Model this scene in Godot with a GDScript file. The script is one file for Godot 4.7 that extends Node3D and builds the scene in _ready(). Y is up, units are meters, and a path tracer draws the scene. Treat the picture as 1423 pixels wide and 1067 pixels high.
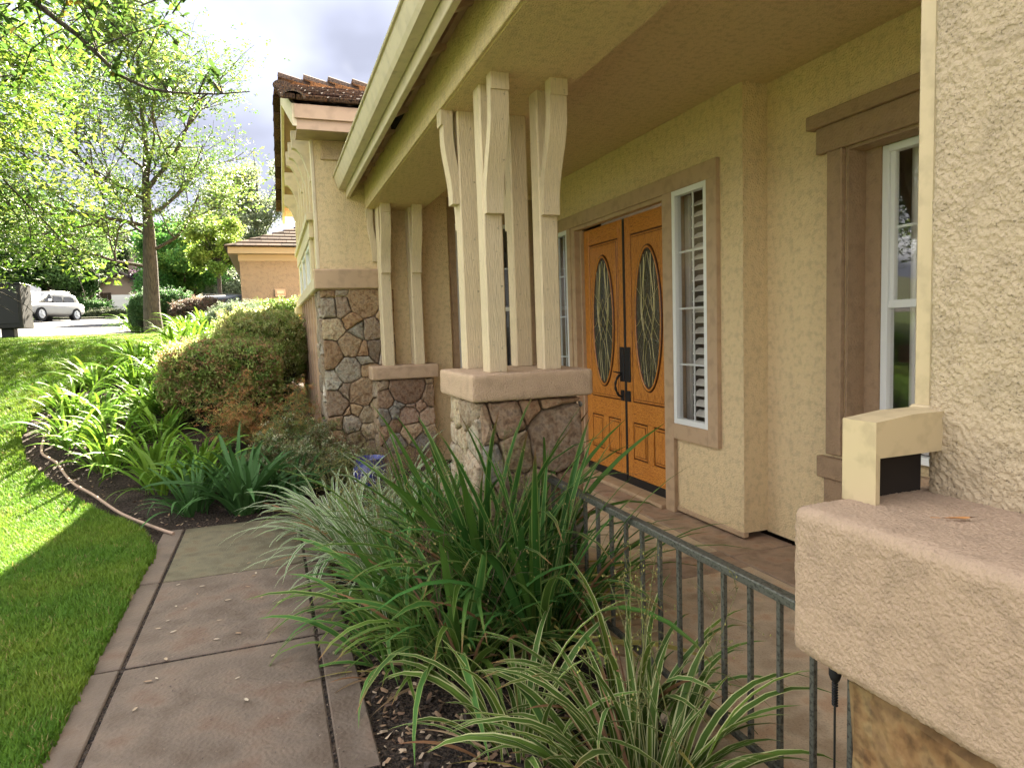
extends Node3D
# A tan stucco house with a covered porch, seen along its front walk.

var rng := RandomNumberGenerator.new()
var taken := {}
var M := {}


# ---------- mesh collecting ----------
class MB:
	var v := PackedVector3Array()
	var n := PackedVector3Array()
	var c := PackedColorArray()
	var t := PackedVector2Array()
	var i := PackedInt32Array()
	var col := Color.WHITE
	var xf := Transform3D.IDENTITY

	func tri(a: Vector3, b: Vector3, d: Vector3, out := Vector3.ZERO) -> void:
		var p := [xf * a, xf * b, xf * d]
		var nn: Vector3 = (p[1] - p[0]).cross(p[2] - p[0])
		if nn.length_squared() < 1e-18:
			return
		nn = nn.normalized()
		var flip := out != Vector3.ZERO and nn.dot(xf.basis * out) < 0.0
		if flip:
			nn = -nn
		var k := v.size()
		for q in p:
			v.append(q)
			n.append(nn)
			c.append(col)
			t.append(Vector2(q.x + q.z, q.y))
		i.append_array(PackedInt32Array([k, k + 1, k + 2]) if flip else PackedInt32Array([k, k + 2, k + 1]))

	func quad(a: Vector3, b: Vector3, d: Vector3, e: Vector3, out := Vector3.ZERO) -> void:
		tri(a, b, d, out)
		tri(a, d, e, out)

	# a box from corner lo to corner hi with chamfered edges
	func box(lo: Vector3, hi: Vector3, bev := 0.004) -> void:
		var mid := (lo + hi) / 2
		var half := (hi - lo) / 2
		bev = minf(bev, minf(half.x, minf(half.y, half.z)) * 0.9)
		var at := func(s: Vector3, axis: int) -> Vector3:
			var p := Vector3(s.x * (half.x - bev), s.y * (half.y - bev), s.z * (half.z - bev))
			p[axis] = s[axis] * half[axis]
			return mid + p
		for a in 3:
			var b := (a + 1) % 3
			var d := (a + 2) % 3
			for s in [-1.0, 1.0]:
				var q := []
				for w in [[-1, -1], [1, -1], [1, 1], [-1, 1]]:
					var sg := Vector3.ZERO
					sg[a] = s
					sg[b] = w[0]
					sg[d] = w[1]
					q.append(at.call(sg, a))
				var o := Vector3.ZERO
				o[a] = s
				quad(q[0], q[1], q[2], q[3], o)
			if bev <= 0.0:
				continue
			for s in [-1.0, 1.0]:
				for r in [-1.0, 1.0]:
					var s1 := Vector3.ZERO
					s1[b] = s
					s1[d] = r
					var s2 := s1
					s1[a] = -1
					s2[a] = 1
					var o := Vector3.ZERO
					o[b] = s
					o[d] = r
					quad(at.call(s1, b), at.call(s2, b), at.call(s2, d), at.call(s1, d), o)
		if bev > 0.0:
			for k in 8:
				var s := Vector3(1 if k & 1 else -1, 1 if k & 2 else -1, 1 if k & 4 else -1)
				tri(at.call(s, 0), at.call(s, 1), at.call(s, 2), s)

	# rows of points joined into a smooth sheet; cols[] may hold one colour per row
	func sheet(rows: Array, closed := false, flip := false, cols := []) -> void:
		var nu: int = rows.size()
		var nv: int = rows[0].size()
		var k := v.size()
		for a in nu:
			for b in nv:
				var pa: Vector3 = rows[mini(a + 1, nu - 1)][b] - rows[maxi(a - 1, 0)][b]
				var b0 := (b - 1 + nv) % nv if closed else maxi(b - 1, 0)
				var b1 := (b + 1) % nv if closed else mini(b + 1, nv - 1)
				var pb: Vector3 = rows[a][b1] - rows[a][b0]
				var nn := (xf.basis * pa).cross(xf.basis * pb)
				nn = nn.normalized() if nn.length_squared() > 1e-20 else Vector3.UP
				v.append(xf * rows[a][b])
				n.append(-nn if flip else nn)
				c.append(cols[a] if cols.size() else col)
				t.append(Vector2(float(b) / maxi(nv - 1, 1), float(a) / maxi(nu - 1, 1)))
		for a in nu - 1:
			for b in (nv if closed else nv - 1):
				var p := k + a * nv + b
				var q := k + a * nv + (b + 1) % nv
				if flip:
					i.append_array(PackedInt32Array([p, p + nv, q, q, p + nv, q + nv]))
				else:
					i.append_array(PackedInt32Array([p, q, p + nv, q, q + nv, p + nv]))

	func tube(pts: Array, rad: Array, seg := 6, cap := true) -> void:
		var rows := []
		var side := Vector3.ZERO
		for k in pts.size():
			var dir: Vector3 = (pts[mini(k + 1, pts.size() - 1)] - pts[maxi(k - 1, 0)]).normalized()
			if side == Vector3.ZERO:
				side = dir.cross(Vector3.UP if absf(dir.y) < 0.9 else Vector3.RIGHT).normalized()
			side = (side - dir * side.dot(dir)).normalized()
			var up := dir.cross(side)
			var row := []
			for s in seg:
				var an := TAU * s / seg
				row.append(pts[k] + (side * cos(an) + up * sin(an)) * rad[k])
			rows.append(row)
		sheet(rows, true, true)
		if cap:
			for e in [0, pts.size() - 1]:
				var out: Vector3 = (pts[e] - pts[1 if e == 0 else e - 1]).normalized()
				for s in range(1, seg - 1):
					tri(rows[e][0], rows[e][s], rows[e][s + 1], out)

	# a closed outline (Vector2 list) pushed along an axis; place maps (x, y, depth) to space
	func prism(outline: PackedVector2Array, d0: float, d1: float, place: Callable) -> void:
		var idx := Geometry2D.triangulate_polygon(outline)
		var o: Vector3 = place.call(0.0, 0.0, 1.0) - place.call(0.0, 0.0, 0.0)
		for k in range(0, idx.size(), 3):
			var p := [outline[idx[k]], outline[idx[k + 1]], outline[idx[k + 2]]]
			tri(place.call(p[0].x, p[0].y, d0), place.call(p[1].x, p[1].y, d0), place.call(p[2].x, p[2].y, d0), -o)
			tri(place.call(p[0].x, p[0].y, d1), place.call(p[1].x, p[1].y, d1), place.call(p[2].x, p[2].y, d1), o)
		var sgn := -1.0 if Geometry2D.is_polygon_clockwise(outline) else 1.0
		for k in outline.size():
			var a := outline[k]
			var b := outline[(k + 1) % outline.size()]
			var nn := Vector2(b.y - a.y, a.x - b.x) * sgn
			var out: Vector3 = place.call(nn.x, nn.y, 0.0) - place.call(0.0, 0.0, 0.0)
			quad(place.call(a.x, a.y, d0), place.call(b.x, b.y, d0), place.call(b.x, b.y, d1), place.call(a.x, a.y, d1), out)

	func mesh() -> ArrayMesh:
		var m := ArrayMesh.new()
		var a := []
		a.resize(Mesh.ARRAY_MAX)
		a[Mesh.ARRAY_VERTEX] = v
		a[Mesh.ARRAY_NORMAL] = n
		a[Mesh.ARRAY_COLOR] = c
		a[Mesh.ARRAY_TEX_UV] = t
		a[Mesh.ARRAY_INDEX] = i
		m.add_surface_from_arrays(Mesh.PRIMITIVE_TRIANGLES, a)
		return m


# ---------- naming and placing ----------
func numbered(parent: Node, called: String) -> String:
	var key := "%d/%s" % [parent.get_instance_id(), called]
	var k: int = taken.get(key, 0)
	taken[key] = k + 1
	return called if k == 0 else "%s_%03d" % [called, k]


func put(called: String, mesh: Mesh, mat: Material, parent: Node = self) -> MeshInstance3D:
	var o := MeshInstance3D.new()
	o.name = numbered(parent, called)
	o.mesh = mesh
	o.material_override = mat
	parent.add_child(o, true)
	return o


func part(called: String, mb: MB, mat: Material, parent: Node = self) -> MeshInstance3D:
	var m := mb.mesh()
	m.surface_set_material(0, mat)
	var o := MeshInstance3D.new()
	o.name = numbered(parent, called)
	o.mesh = m
	parent.add_child(o, true)
	return o


func piece(called: String, lo: Vector3, hi: Vector3, mat: Material, parent: Node = self, bev := 0.004) -> MeshInstance3D:
	var mb := MB.new()
	mb.box(lo, hi, bev)
	return part(called, mb, mat, parent)


func tag(o: Node, label: String, category: String, group := "") -> Node:
	o.set_meta("label", label)
	o.set_meta("category", category)
	if group:
		o.set_meta("group", group)
	return o


func setting(o: Node) -> Node:
	o.set_meta("kind", "structure")
	return o


func thing(called: String, label: String, category: String, at := Vector3.ZERO, group := "") -> Node3D:
	var o := Node3D.new()
	o.name = numbered(self, called)
	add_child(o, true)
	o.position = at
	tag(o, label, category, group)
	return o


func copies(called: String, mesh: Mesh, mat: Material, xs: Array, cols: Array, parent: Node = self) -> MultiMeshInstance3D:
	var mm := MultiMesh.new()
	mm.transform_format = MultiMesh.TRANSFORM_3D
	mm.use_colors = true
	mm.mesh = mesh
	mm.instance_count = xs.size()
	var b := PackedFloat32Array()
	b.resize(xs.size() * 16)
	for k in xs.size():
		var x: Transform3D = xs[k]
		var g: Color = cols[k]
		var j := k * 16
		for r in 3:
			b[j + r * 4] = x.basis.x[r]
			b[j + r * 4 + 1] = x.basis.y[r]
			b[j + r * 4 + 2] = x.basis.z[r]
			b[j + r * 4 + 3] = x.origin[r]
		b[j + 12] = g.r
		b[j + 13] = g.g
		b[j + 14] = g.b
		b[j + 15] = 1.0
	mm.buffer = b
	var o := MultiMeshInstance3D.new()
	o.name = numbered(parent, called)
	o.multimesh = mm
	o.material_override = mat
	o.set_meta("kind", "stuff")
	parent.add_child(o, true)
	return o


func rf(a: float, b: float) -> float:
	return rng.randf_range(a, b)


func jit(c: Color, d: float, warm := 0.0) -> Color:
	var f := 1.0 + rf(-d, d)
	var w := rf(-warm, warm)
	return Color(c.r * f * (1.0 + w), c.g * f, c.b * f * (1.0 - w))


# ---------- materials ----------
func lin(r: float, g: float, b: float) -> Color:
	return Color(r, g, b).linear_to_srgb()


func noise_tex(freq: float, oct: int, stops: Array, sd := 1, type := FastNoiseLite.TYPE_SIMPLEX_SMOOTH, size := 512) -> NoiseTexture2D:
	var f := FastNoiseLite.new()
	f.seed = sd
	f.noise_type = type
	f.frequency = freq
	f.fractal_octaves = oct
	if type == FastNoiseLite.TYPE_CELLULAR:
		f.cellular_return_type = FastNoiseLite.RETURN_DISTANCE
		f.fractal_type = FastNoiseLite.FRACTAL_NONE if oct <= 1 else FastNoiseLite.FRACTAL_FBM
	var t := NoiseTexture2D.new()
	t.width = size
	t.height = size
	t.seamless = true
	t.seamless_blend_skirt = 0.25
	t.noise = f
	var g := Gradient.new()
	var o := PackedFloat32Array()
	var c := PackedColorArray()
	for s in stops:
		o.append(s[0])
		c.append(s[1] if s[1] is Color else Color(s[1], s[1], s[1]))
	g.offsets = o
	g.colors = c
	t.color_ramp = g
	return t


func mat(color: Color, rough := 0.8, tex: Texture2D = null, scale := Vector3.ONE, bump: Texture2D = null, depth := 0.0) -> StandardMaterial3D:
	var m := StandardMaterial3D.new()
	m.albedo_color = color
	m.roughness = rough
	m.albedo_texture = tex
	m.uv1_triplanar = tex != null or bump != null
	m.uv1_world_triplanar = m.uv1_triplanar
	m.uv1_scale = scale
	if bump:
		m.heightmap_enabled = true
		m.heightmap_texture = bump
		m.heightmap_scale = depth
	m.metallic_specular = 0.4
	return m


func vmat(rough := 0.7, back := 0.0, spec := 0.4) -> StandardMaterial3D:
	var m := StandardMaterial3D.new()
	m.vertex_color_use_as_albedo = true
	m.roughness = rough
	m.metallic_specular = spec
	if back > 0.0:
		m.backlight_enabled = true
		m.backlight = Color(back, back, back).linear_to_srgb()
	return m


func over(m: StandardMaterial3D, tex: Texture2D, uv_scale: float) -> StandardMaterial3D:
	m.detail_enabled = true
	m.detail_blend_mode = BaseMaterial3D.BLEND_MODE_MUL
	m.detail_albedo = tex
	m.detail_uv_layer = BaseMaterial3D.DETAIL_UV_2
	m.uv2_triplanar = true
	m.uv2_world_triplanar = true
	m.uv2_scale = Vector3.ONE * uv_scale
	return m


func materials() -> void:
	var mottle := noise_tex(0.012, 5, [[0.2, 0.93], [0.5, 1.0]], 3)
	var blotch := noise_tex(0.008, 4, [[0.25, 0.82], [0.5, 0.97], [0.75, 1.0]], 9)
	var grit := noise_tex(0.055, 4, [[0.3, 0.0], [0.7, 1.0]], 5)
	var dash := noise_tex(0.045, 3, [[0.25, 0.0], [0.5, 0.55], [0.62, 1.0]], 11)
	var speck := noise_tex(0.16, 3, [[0.0, 0.68], [0.22, 0.9], [0.42, 1.0]], 17)
	M.stucco = over(mat(lin(0.78, 0.605, 0.35), 0.92, mottle, Vector3.ONE * 2.3, dash, 0.4), speck, 1.7)
	M.stucco_fine = over(mat(lin(0.60, 0.44, 0.26), 0.92, mottle, Vector3.ONE * 2.0, grit, 0.4), speck, 1.3)
	M.ceiling = over(mat(lin(0.74, 0.56, 0.32), 0.93, mottle, Vector3.ONE * 2.6, grit, 0.4), speck, 1.1)
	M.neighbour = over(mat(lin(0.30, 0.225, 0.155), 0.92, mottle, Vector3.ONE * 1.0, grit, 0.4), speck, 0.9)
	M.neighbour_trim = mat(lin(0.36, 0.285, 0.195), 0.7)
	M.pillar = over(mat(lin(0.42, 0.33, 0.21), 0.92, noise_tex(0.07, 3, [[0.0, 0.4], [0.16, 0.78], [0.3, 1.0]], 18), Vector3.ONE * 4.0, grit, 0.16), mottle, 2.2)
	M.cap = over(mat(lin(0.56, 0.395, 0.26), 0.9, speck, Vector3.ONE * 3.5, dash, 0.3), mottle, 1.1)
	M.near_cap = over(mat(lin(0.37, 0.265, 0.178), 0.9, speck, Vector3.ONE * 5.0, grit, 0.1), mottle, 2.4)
	var grain := noise_tex(0.02, 4, [[0.25, 0.93], [0.5, 1.0]], 21)
	var grain_h := noise_tex(0.03, 4, [[0.3, 0.0], [0.7, 1.0]], 22)
	M.post = over(mat(lin(0.72, 0.585, 0.375), 0.75, grain, Vector3(14, 0.7, 14), grain_h, 0.16), noise_tex(0.03, 3, [[0.0, 0.6], [0.12, 0.93], [0.2, 1.0]], 29), 1.5)
	M.trim = mat(lin(0.37, 0.25, 0.15), 0.85, mottle, Vector3.ONE * 1.7, grit, 0.22)
	M.trim_smooth = mat(lin(0.48, 0.335, 0.205), 0.6, mottle, Vector3.ONE * 1.2)
	M.fascia = mat(lin(0.50, 0.345, 0.23), 0.6, mottle, Vector3.ONE * 0.7)
	M.cream = mat(lin(0.68, 0.57, 0.38), 0.5, mottle, Vector3.ONE * 0.9)
	M.gutter = over(mat(lin(0.62, 0.52, 0.36), 0.42, mottle, Vector3.ONE * 0.8), noise_tex(0.03, 4, [[0.1, 0.9], [0.3, 1.0]], 31), 0.7)
	M.spout = mat(lin(0.50, 0.395, 0.23), 0.5, mottle, Vector3.ONE * 3.0)
	M.white = mat(lin(0.78, 0.79, 0.77), 0.35)
	M.black = mat(lin(0.012, 0.012, 0.013), 0.45)
	M.rubber = mat(lin(0.01, 0.01, 0.01), 0.8)
	M.dark = mat(lin(0.022, 0.016, 0.011), 0.95)
	M.rail = mat(lin(0.125, 0.125, 0.10), 0.5, noise_tex(0.05, 4, [[0.2, 0.6], [0.5, 1.0], [0.8, 1.25]], 35), Vector3.ONE * 2.2)
	M.rail.metallic = 0.35
	# oak doors: one grain each way
	var oak := [[0.2, Color(0.50, 0.36, 0.24)], [0.36, Color(0.86, 0.78, 0.66)], [0.45, Color(1, 1, 1)], [0.54, Color(0.66, 0.54, 0.4)], [0.60, Color(1, 0.97, 0.9)], [0.75, Color(0.78, 0.68, 0.54)]]
	var oak_tex := noise_tex(0.016, 5, oak, 41, FastNoiseLite.TYPE_SIMPLEX_SMOOTH, 1024)
	var oak_h := noise_tex(0.03, 4, [[0.3, 0.0], [0.6, 1.0]], 42)
	for w in [["oak_up", Vector3(9, 0.55, 9)], ["oak_flat", Vector3(9, 9, 0.55)]]:
		var m := mat(lin(0.74, 0.33, 0.062), 0.38, oak_tex, w[1], oak_h, 0.06)
		m.clearcoat_enabled = true
		m.clearcoat = 0.4
		m.clearcoat_roughness = 0.25
		M[w[0]] = m
	M.oak_dark = mat(lin(0.115, 0.035, 0.008), 0.4, oak_tex, Vector3(6, 1, 6))
	M.lead = mat(lin(0.55, 0.47, 0.25), 0.35)
	M.lead.metallic = 0.7
	var glass := StandardMaterial3D.new()
	glass.transparency = BaseMaterial3D.TRANSPARENCY_ALPHA
	glass.albedo_color = Color(0.2, 0.22, 0.2, 0.05)
	glass.roughness = 0.02
	glass.metallic_specular = 0.9
	M.glass = glass
	M.door_glass = mat(lin(0.05, 0.052, 0.036), 0.1)
	M.door_glass.heightmap_enabled = true
	M.door_glass.uv1_triplanar = true
	M.door_glass.heightmap_texture = noise_tex(0.02, 2, [[0.3, 0.0], [0.7, 1.0]], 44)
	M.door_glass.uv1_scale = Vector3.ONE * 3.0
	M.door_glass.heightmap_scale = 0.12
	M.door_glass.metallic_specular = 0.7
	M.louver = mat(lin(0.78, 0.75, 0.68), 0.5)
	M.curtain = mat(lin(0.20, 0.185, 0.155), 0.9)
	# stone, laid in dark mortar; the tone of each stone is a vertex colour
	var sn := noise_tex(0.013, 6, [[0.15, Color(0.72, 0.66, 0.6)], [0.4, Color(0.95, 0.9, 0.84)], [0.6, Color(1, 1, 0.96)], [0.85, Color(0.82, 0.8, 0.8)]], 51)
	M.stone = over(mat(Color.WHITE, 0.85, sn, Vector3.ONE * 2.2, noise_tex(0.010, 5, [[0.2, 0.0], [0.8, 1.0]], 52), 0.55), noise_tex(0.03, 5, [[0.2, 0.8], [0.5, 1.0]], 53), 2.6)
	M.stone.vertex_color_use_as_albedo = true
	M.mortar = mat(lin(0.20, 0.15, 0.10), 0.95, speck, Vector3.ONE * 3.0, grit, 0.4)
	# ground
	var stain := noise_tex(0.007, 5, [[0.15, Color(0.84, 0.81, 0.77)], [0.42, Color(0.93, 0.92, 0.9)], [0.6, Color(1.0, 0.98, 0.95)], [0.82, Color(0.95, 0.88, 0.83)]], 61, FastNoiseLite.TYPE_SIMPLEX_SMOOTH, 1024)
	M.concrete = over(mat(lin(0.157, 0.120, 0.092), 0.72, stain, Vector3.ONE * 0.42, noise_tex(0.2, 4, [[0.2, 0.0], [0.8, 1.0]], 62), 0.25), noise_tex(0.22, 3, [[0.05, 0.45], [0.3, 0.88], [0.5, 1.0]], 64), 2.6)
	M.mossy = over(mat(lin(0.135, 0.120, 0.075), 0.8, stain, Vector3.ONE * 0.7, noise_tex(0.2, 4, [[0.2, 0.0], [0.8, 1.0]], 62), 0.25), speck, 1.9)
	M.porch = over(mat(lin(0.58, 0.46, 0.325), 0.8, stain, Vector3.ONE * 0.6, noise_tex(0.2, 3, [[0.2, 0.0], [0.8, 1.0]], 63), 0.12), speck, 1.2)
	M.porch_band = over(mat(lin(0.40, 0.29, 0.21), 0.75, stain, Vector3.ONE * 0.8), speck, 1.6)
	M.pale = over(mat(lin(0.09, 0.08, 0.072), 0.95, blotch, Vector3.ONE * 0.2), speck, 0.6)
	M.asphalt = over(mat(lin(0.036, 0.036, 0.04), 0.95, blotch, Vector3.ONE * 0.07), speck, 0.5)
	var dirt := noise_tex(0.05, 5, [[0.2, Color(0.35, 0.3, 0.28)], [0.5, Color(0.9, 0.85, 0.8)], [0.8, Color(1.3, 1.2, 1.1)]], 65)
	M.soil = over(mat(lin(0.06, 0.043, 0.031), 0.95, dirt, Vector3.ONE * 1.4, noise_tex(0.06, 5, [[0.2, 0.0], [0.8, 1.0]], 66), 2.0), blotch, 0.23)
	M.turf = over(mat(lin(0.10, 0.17, 0.025), 0.95, dirt, Vector3.ONE * 2.2, noise_tex(0.2, 3, [[0.2, 0.0], [0.8, 1.0]], 67), 1.5), blotch, 0.21)
	M.hill = over(mat(lin(0.07, 0.085, 0.03), 0.95, blotch, Vector3.ONE * 0.05), dirt, 0.11)
	# roofs and bark
	M.tile = over(vmat(0.95, 0.0, 0.08), noise_tex(0.03, 5, [[0.3, Color(0.42, 0.38, 0.36)], [0.54, Color(0.85, 0.82, 0.8)], [0.64, Color(1.0, 0.72, 0.42)], [0.72, Color(0.9, 0.86, 0.8)]], 71), 2.5)
	M.shingle = over(mat(lin(0.12, 0.10, 0.09), 0.8, blotch, Vector3.ONE * 0.8), speck, 0.9)
	M.bark = over(mat(lin(0.095, 0.078, 0.06), 0.95, noise_tex(0.02, 5, [[0.3, 0.7], [0.6, 1.0]], 73), Vector3(4, 0.5, 4), noise_tex(0.025, 5, [[0.3, 0.0], [0.7, 1.0]], 74), 1.5), mottle, 0.9)
	M.bark.uv1_world_triplanar = false
	# plants: colour comes from the leaf itself
	M.leaf = vmat(0.5, 0.9, 0.35)
	M.strap = vmat(0.5, 0.5, 0.25)
	M.grass = vmat(0.55, 0.85, 0.3)
	M.plain = vmat(0.7)
	M.paint = vmat(0.3)
	M.paint.clearcoat_enabled = true
	M.paint.clearcoat = 0.6


# ---------- the lie of the land ----------
func sm(a: float, b: float, x: float) -> float:
	var t := clampf((x - a) / (b - a), 0.0, 1.0)
	return t * t * (3.0 - 2.0 * t)


func land(x: float, z: float) -> float:
	var d := -z
	var r := 1.5 * sm(5.6, 13.2, d) + maxf(0.0, minf(d, 28.0) - 13.0) * 0.034 + maxf(0.0, minf(d, 80.0) - 28.0) * 0.05 + maxf(0.0, d - 80.0) * 0.09
	var b := 0.28 + 0.72 * sm(0.9, -1.4, x) if d < 20.0 else 1.0
	var k := sm(13.0, 20.0, d)
	return r * (b * (1.0 - k) + k)


func ground_at(x: float, z: float, up := 0.0) -> Vector3:
	return Vector3(x, land(x, z) + up, z)


# a sheet that follows the land between two curves x0(z), x1(z)
func land_sheet(z0: float, z1: float, nz: int, x0: Callable, x1: Callable, nx: int, up: float) -> MB:
	var mb := MB.new()
	var rows := []
	for a in nz + 1:
		var z := lerpf(z0, z1, float(a) / nz)
		var row := []
		for b in nx + 1:
			row.append(ground_at(lerpf(x0.call(z), x1.call(z), float(b) / nx), z, up))
		rows.append(row)
	mb.sheet(rows, false, false)
	if mb.n[0].y < 0:
		for k in mb.n.size():
			mb.n[k] = -mb.n[k]
		for k in range(0, mb.i.size(), 3):
			var s := mb.i[k]
			mb.i[k] = mb.i[k + 1]
			mb.i[k + 1] = s
	return mb


# ---------- building pieces ----------
# (along the wall, up, out of the wall) for a wall that faces the street, or one that faces the viewer
func street_face(x0: float) -> Callable:
	return func(a: float, b: float, d: float) -> Vector3: return Vector3(x0 - d, b, a)


func cross_face(z0: float) -> Callable:
	return func(a: float, b: float, d: float) -> Vector3: return Vector3(a, b, z0 + d)


func slab(mb: MB, place: Callable, a: Vector3, b: Vector3, bev := 0.003) -> void:
	var p: Vector3 = place.call(a.x, a.y, a.z)
	var q: Vector3 = place.call(b.x, b.y, b.z)
	mb.box(Vector3(minf(p.x, q.x), minf(p.y, q.y), minf(p.z, q.z)), Vector3(maxf(p.x, q.x), maxf(p.y, q.y), maxf(p.z, q.z)), bev)


func on_wall(called: String, place: Callable, a0: float, b0: float, d0: float, a1: float, b1: float, d1: float, m: Material, parent: Node, bev := 0.003) -> MeshInstance3D:
	var mb := MB.new()
	slab(mb, place, Vector3(a0, b0, d0), Vector3(a1, b1, d1), bev)
	return part(called, mb, m, parent)


# irregular flat stones that fill a rectangle: weighted cells round the given centres
func stones(parent: Node, place: Callable, rect: Rect2, seeds: Array, tones: Array, deep := 0.045, joint := 0.0045) -> void:
	for k in seeds.size():
		var s: Array = seeds[k]
		var poly := PackedVector2Array([rect.position, rect.position + Vector2(rect.size.x, 0), rect.end, rect.position + Vector2(0, rect.size.y)])
		var me := Vector2(s[0], s[1])
		for j in seeds.size():
			if j == k or poly.is_empty():
				continue
			var o := Vector2(seeds[j][0], seeds[j][1])
			var nn := o - me
			if nn.length() > 1.2:
				continue
			var lim: float = (o.length_squared() - seeds[j][2] * seeds[j][2] - me.length_squared() + s[2] * s[2]) / 2.0
			var cut := PackedVector2Array()
			for e in poly.size():
				var p := poly[e]
				var q := poly[(e + 1) % poly.size()]
				var dp: float = p.dot(nn) - lim
				var dq: float = q.dot(nn) - lim
				if dp <= 0:
					cut.append(p)
				if dp * dq < 0:
					cut.append(p.lerp(q, dp / (dp - dq)))
			poly = cut
		if poly.size() < 3:
			continue
		var shrunk := Geometry2D.offset_polygon(poly, -joint * rf(0.5, 1.3))
		if shrunk.is_empty():
			continue
		poly = shrunk[0]
		var rough := PackedVector2Array()
		for e in poly.size():
			var p := poly[e]
			var q := poly[(e + 1) % poly.size()]
			if p.distance_to(q) < 0.012:
				rough.append(p.lerp(q, 0.5))
				continue
			rough.append(p.lerp(q, 0.075))
			if p.distance_to(q) > 0.07:
				rough.append(p.lerp(q, 0.4) + Vector2(rf(-1, 1), rf(-1, 1)) * 0.007)
				rough.append(p.lerp(q, 0.65) + Vector2(rf(-1, 1), rf(-1, 1)) * 0.007)
			rough.append(p.lerp(q, 0.925))
		var mid := Vector2.ZERO
		for p in rough:
			mid += p / rough.size()
		var mb := MB.new()
		mb.col = jit(tones[rng.randi() % tones.size()], 0.22, 0.05)
		var h := deep * rf(0.75, 1.2)
		var tilt := Vector2(rf(-0.12, 0.12), rf(-0.12, 0.12))
		var rings := []
		for lv in [[1.0, 0.0, 0.0], [1.0, h - 0.014, 0.0], [1.0, h - 0.004, 0.008], [1.0, h, 0.02]]:
			var ring := []
			for p in rough:
				var dir := (mid - p)
				var q: Vector2 = p + dir.normalized() * minf(lv[2], dir.length() * 0.6)
				var up: float = lv[1] + (rf(-0.004, 0.004) + tilt.dot(q - mid) if lv[1] > 0 else 0.0)
				ring.append(place.call(q.x, q.y, up))
			rings.append(ring)
		var out: Vector3 = place.call(0.0, 0.0, 1.0) - place.call(0.0, 0.0, 0.0)
		var cen: Vector3 = place.call(mid.x, mid.y, 0.0)
		var m := rough.size()
		for r in 3:
			for e in m:
				var f := (e + 1) % m
				mb.quad(rings[r][e], rings[r][f], rings[r + 1][f], rings[r + 1][e], rings[r][e] - cen + out * 0.02)
		var top: Vector3 = place.call(mid.x, mid.y, h + rf(0.002, 0.012))
		for e in m:
			mb.tri(rings[3][e], rings[3][(e + 1) % m], top, out)
		part("stone", mb, M.stone, parent)


func scatter_seeds(rect: Rect2, cell: float) -> Array:
	var out := []
	var y := rect.position.y + cell * 0.5
	var row := 0
	while y < rect.end.y + cell * 0.3:
		var x := rect.position.x + cell * (0.4 if row % 2 else 0.75)
		while x < rect.end.x + cell * 0.2:
			out.append([x + rf(-0.28, 0.28) * cell, y + rf(-0.25, 0.25) * cell, cell * rf(0.3, 0.6)])
			x += cell * rf(0.9, 1.5)
		y += cell
		row += 1
	return out


# a wavy-edged stucco block: its faces are real bumps
func rough_block(lo: Vector3, hi: Vector3, cell: float, amp: float, rad: float, sd: int, faces: Array, fine := 95.0) -> MB:
	var f := FastNoiseLite.new()
	f.seed = sd
	f.noise_type = FastNoiseLite.TYPE_SIMPLEX_SMOOTH
	f.frequency = fine
	f.fractal_octaves = 3
	f.fractal_gain = 0.5
	var g := FastNoiseLite.new()
	g.seed = sd + 1
	g.frequency = 9.0
	var mb := MB.new()
	var mid := (lo + hi) / 2
	var half := (hi - lo) / 2
	for face in faces:
		var a: int = face[0]
		var s: float = face[1]
		var b := (a + 1) % 3
		var d := (a + 2) % 3
		var fb: Array = face[2] if face.size() > 2 else [0.0, 1.0]   # the share of the long axis that is fine
		var nb := int(clampf(half[b] * 2 / cell, 2, 420))
		var nd := int(clampf(half[d] * 2 / cell, 2, 420))
		var rows := []
		for i in nb + 1:
			var row := []
			for j in nd + 1:
				var p := Vector3.ZERO
				p[a] = s * half[a]
				p[b] = lerpf(-half[b], half[b], float(i) / nb)
				p[d] = lerpf(-half[d], half[d], float(j) / nd)
				var core := Vector3(clampf(p.x, -half.x + rad, half.x - rad), clampf(p.y, -half.y + rad, half.y - rad), clampf(p.z, -half.z + rad, half.z - rad))
				var dir := (p - core).normalized()
				var q := mid + core + dir * rad
				var w := f.get_noise_3dv(q)
				w = clampf(w * 1.6, -0.8, 1.0)
				row.append(q + dir * (w * amp + g.get_noise_3dv(q) * amp * 0.8))
			rows.append(row)
		mb.sheet(rows, false, s < 0.0)
	return mb


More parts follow.
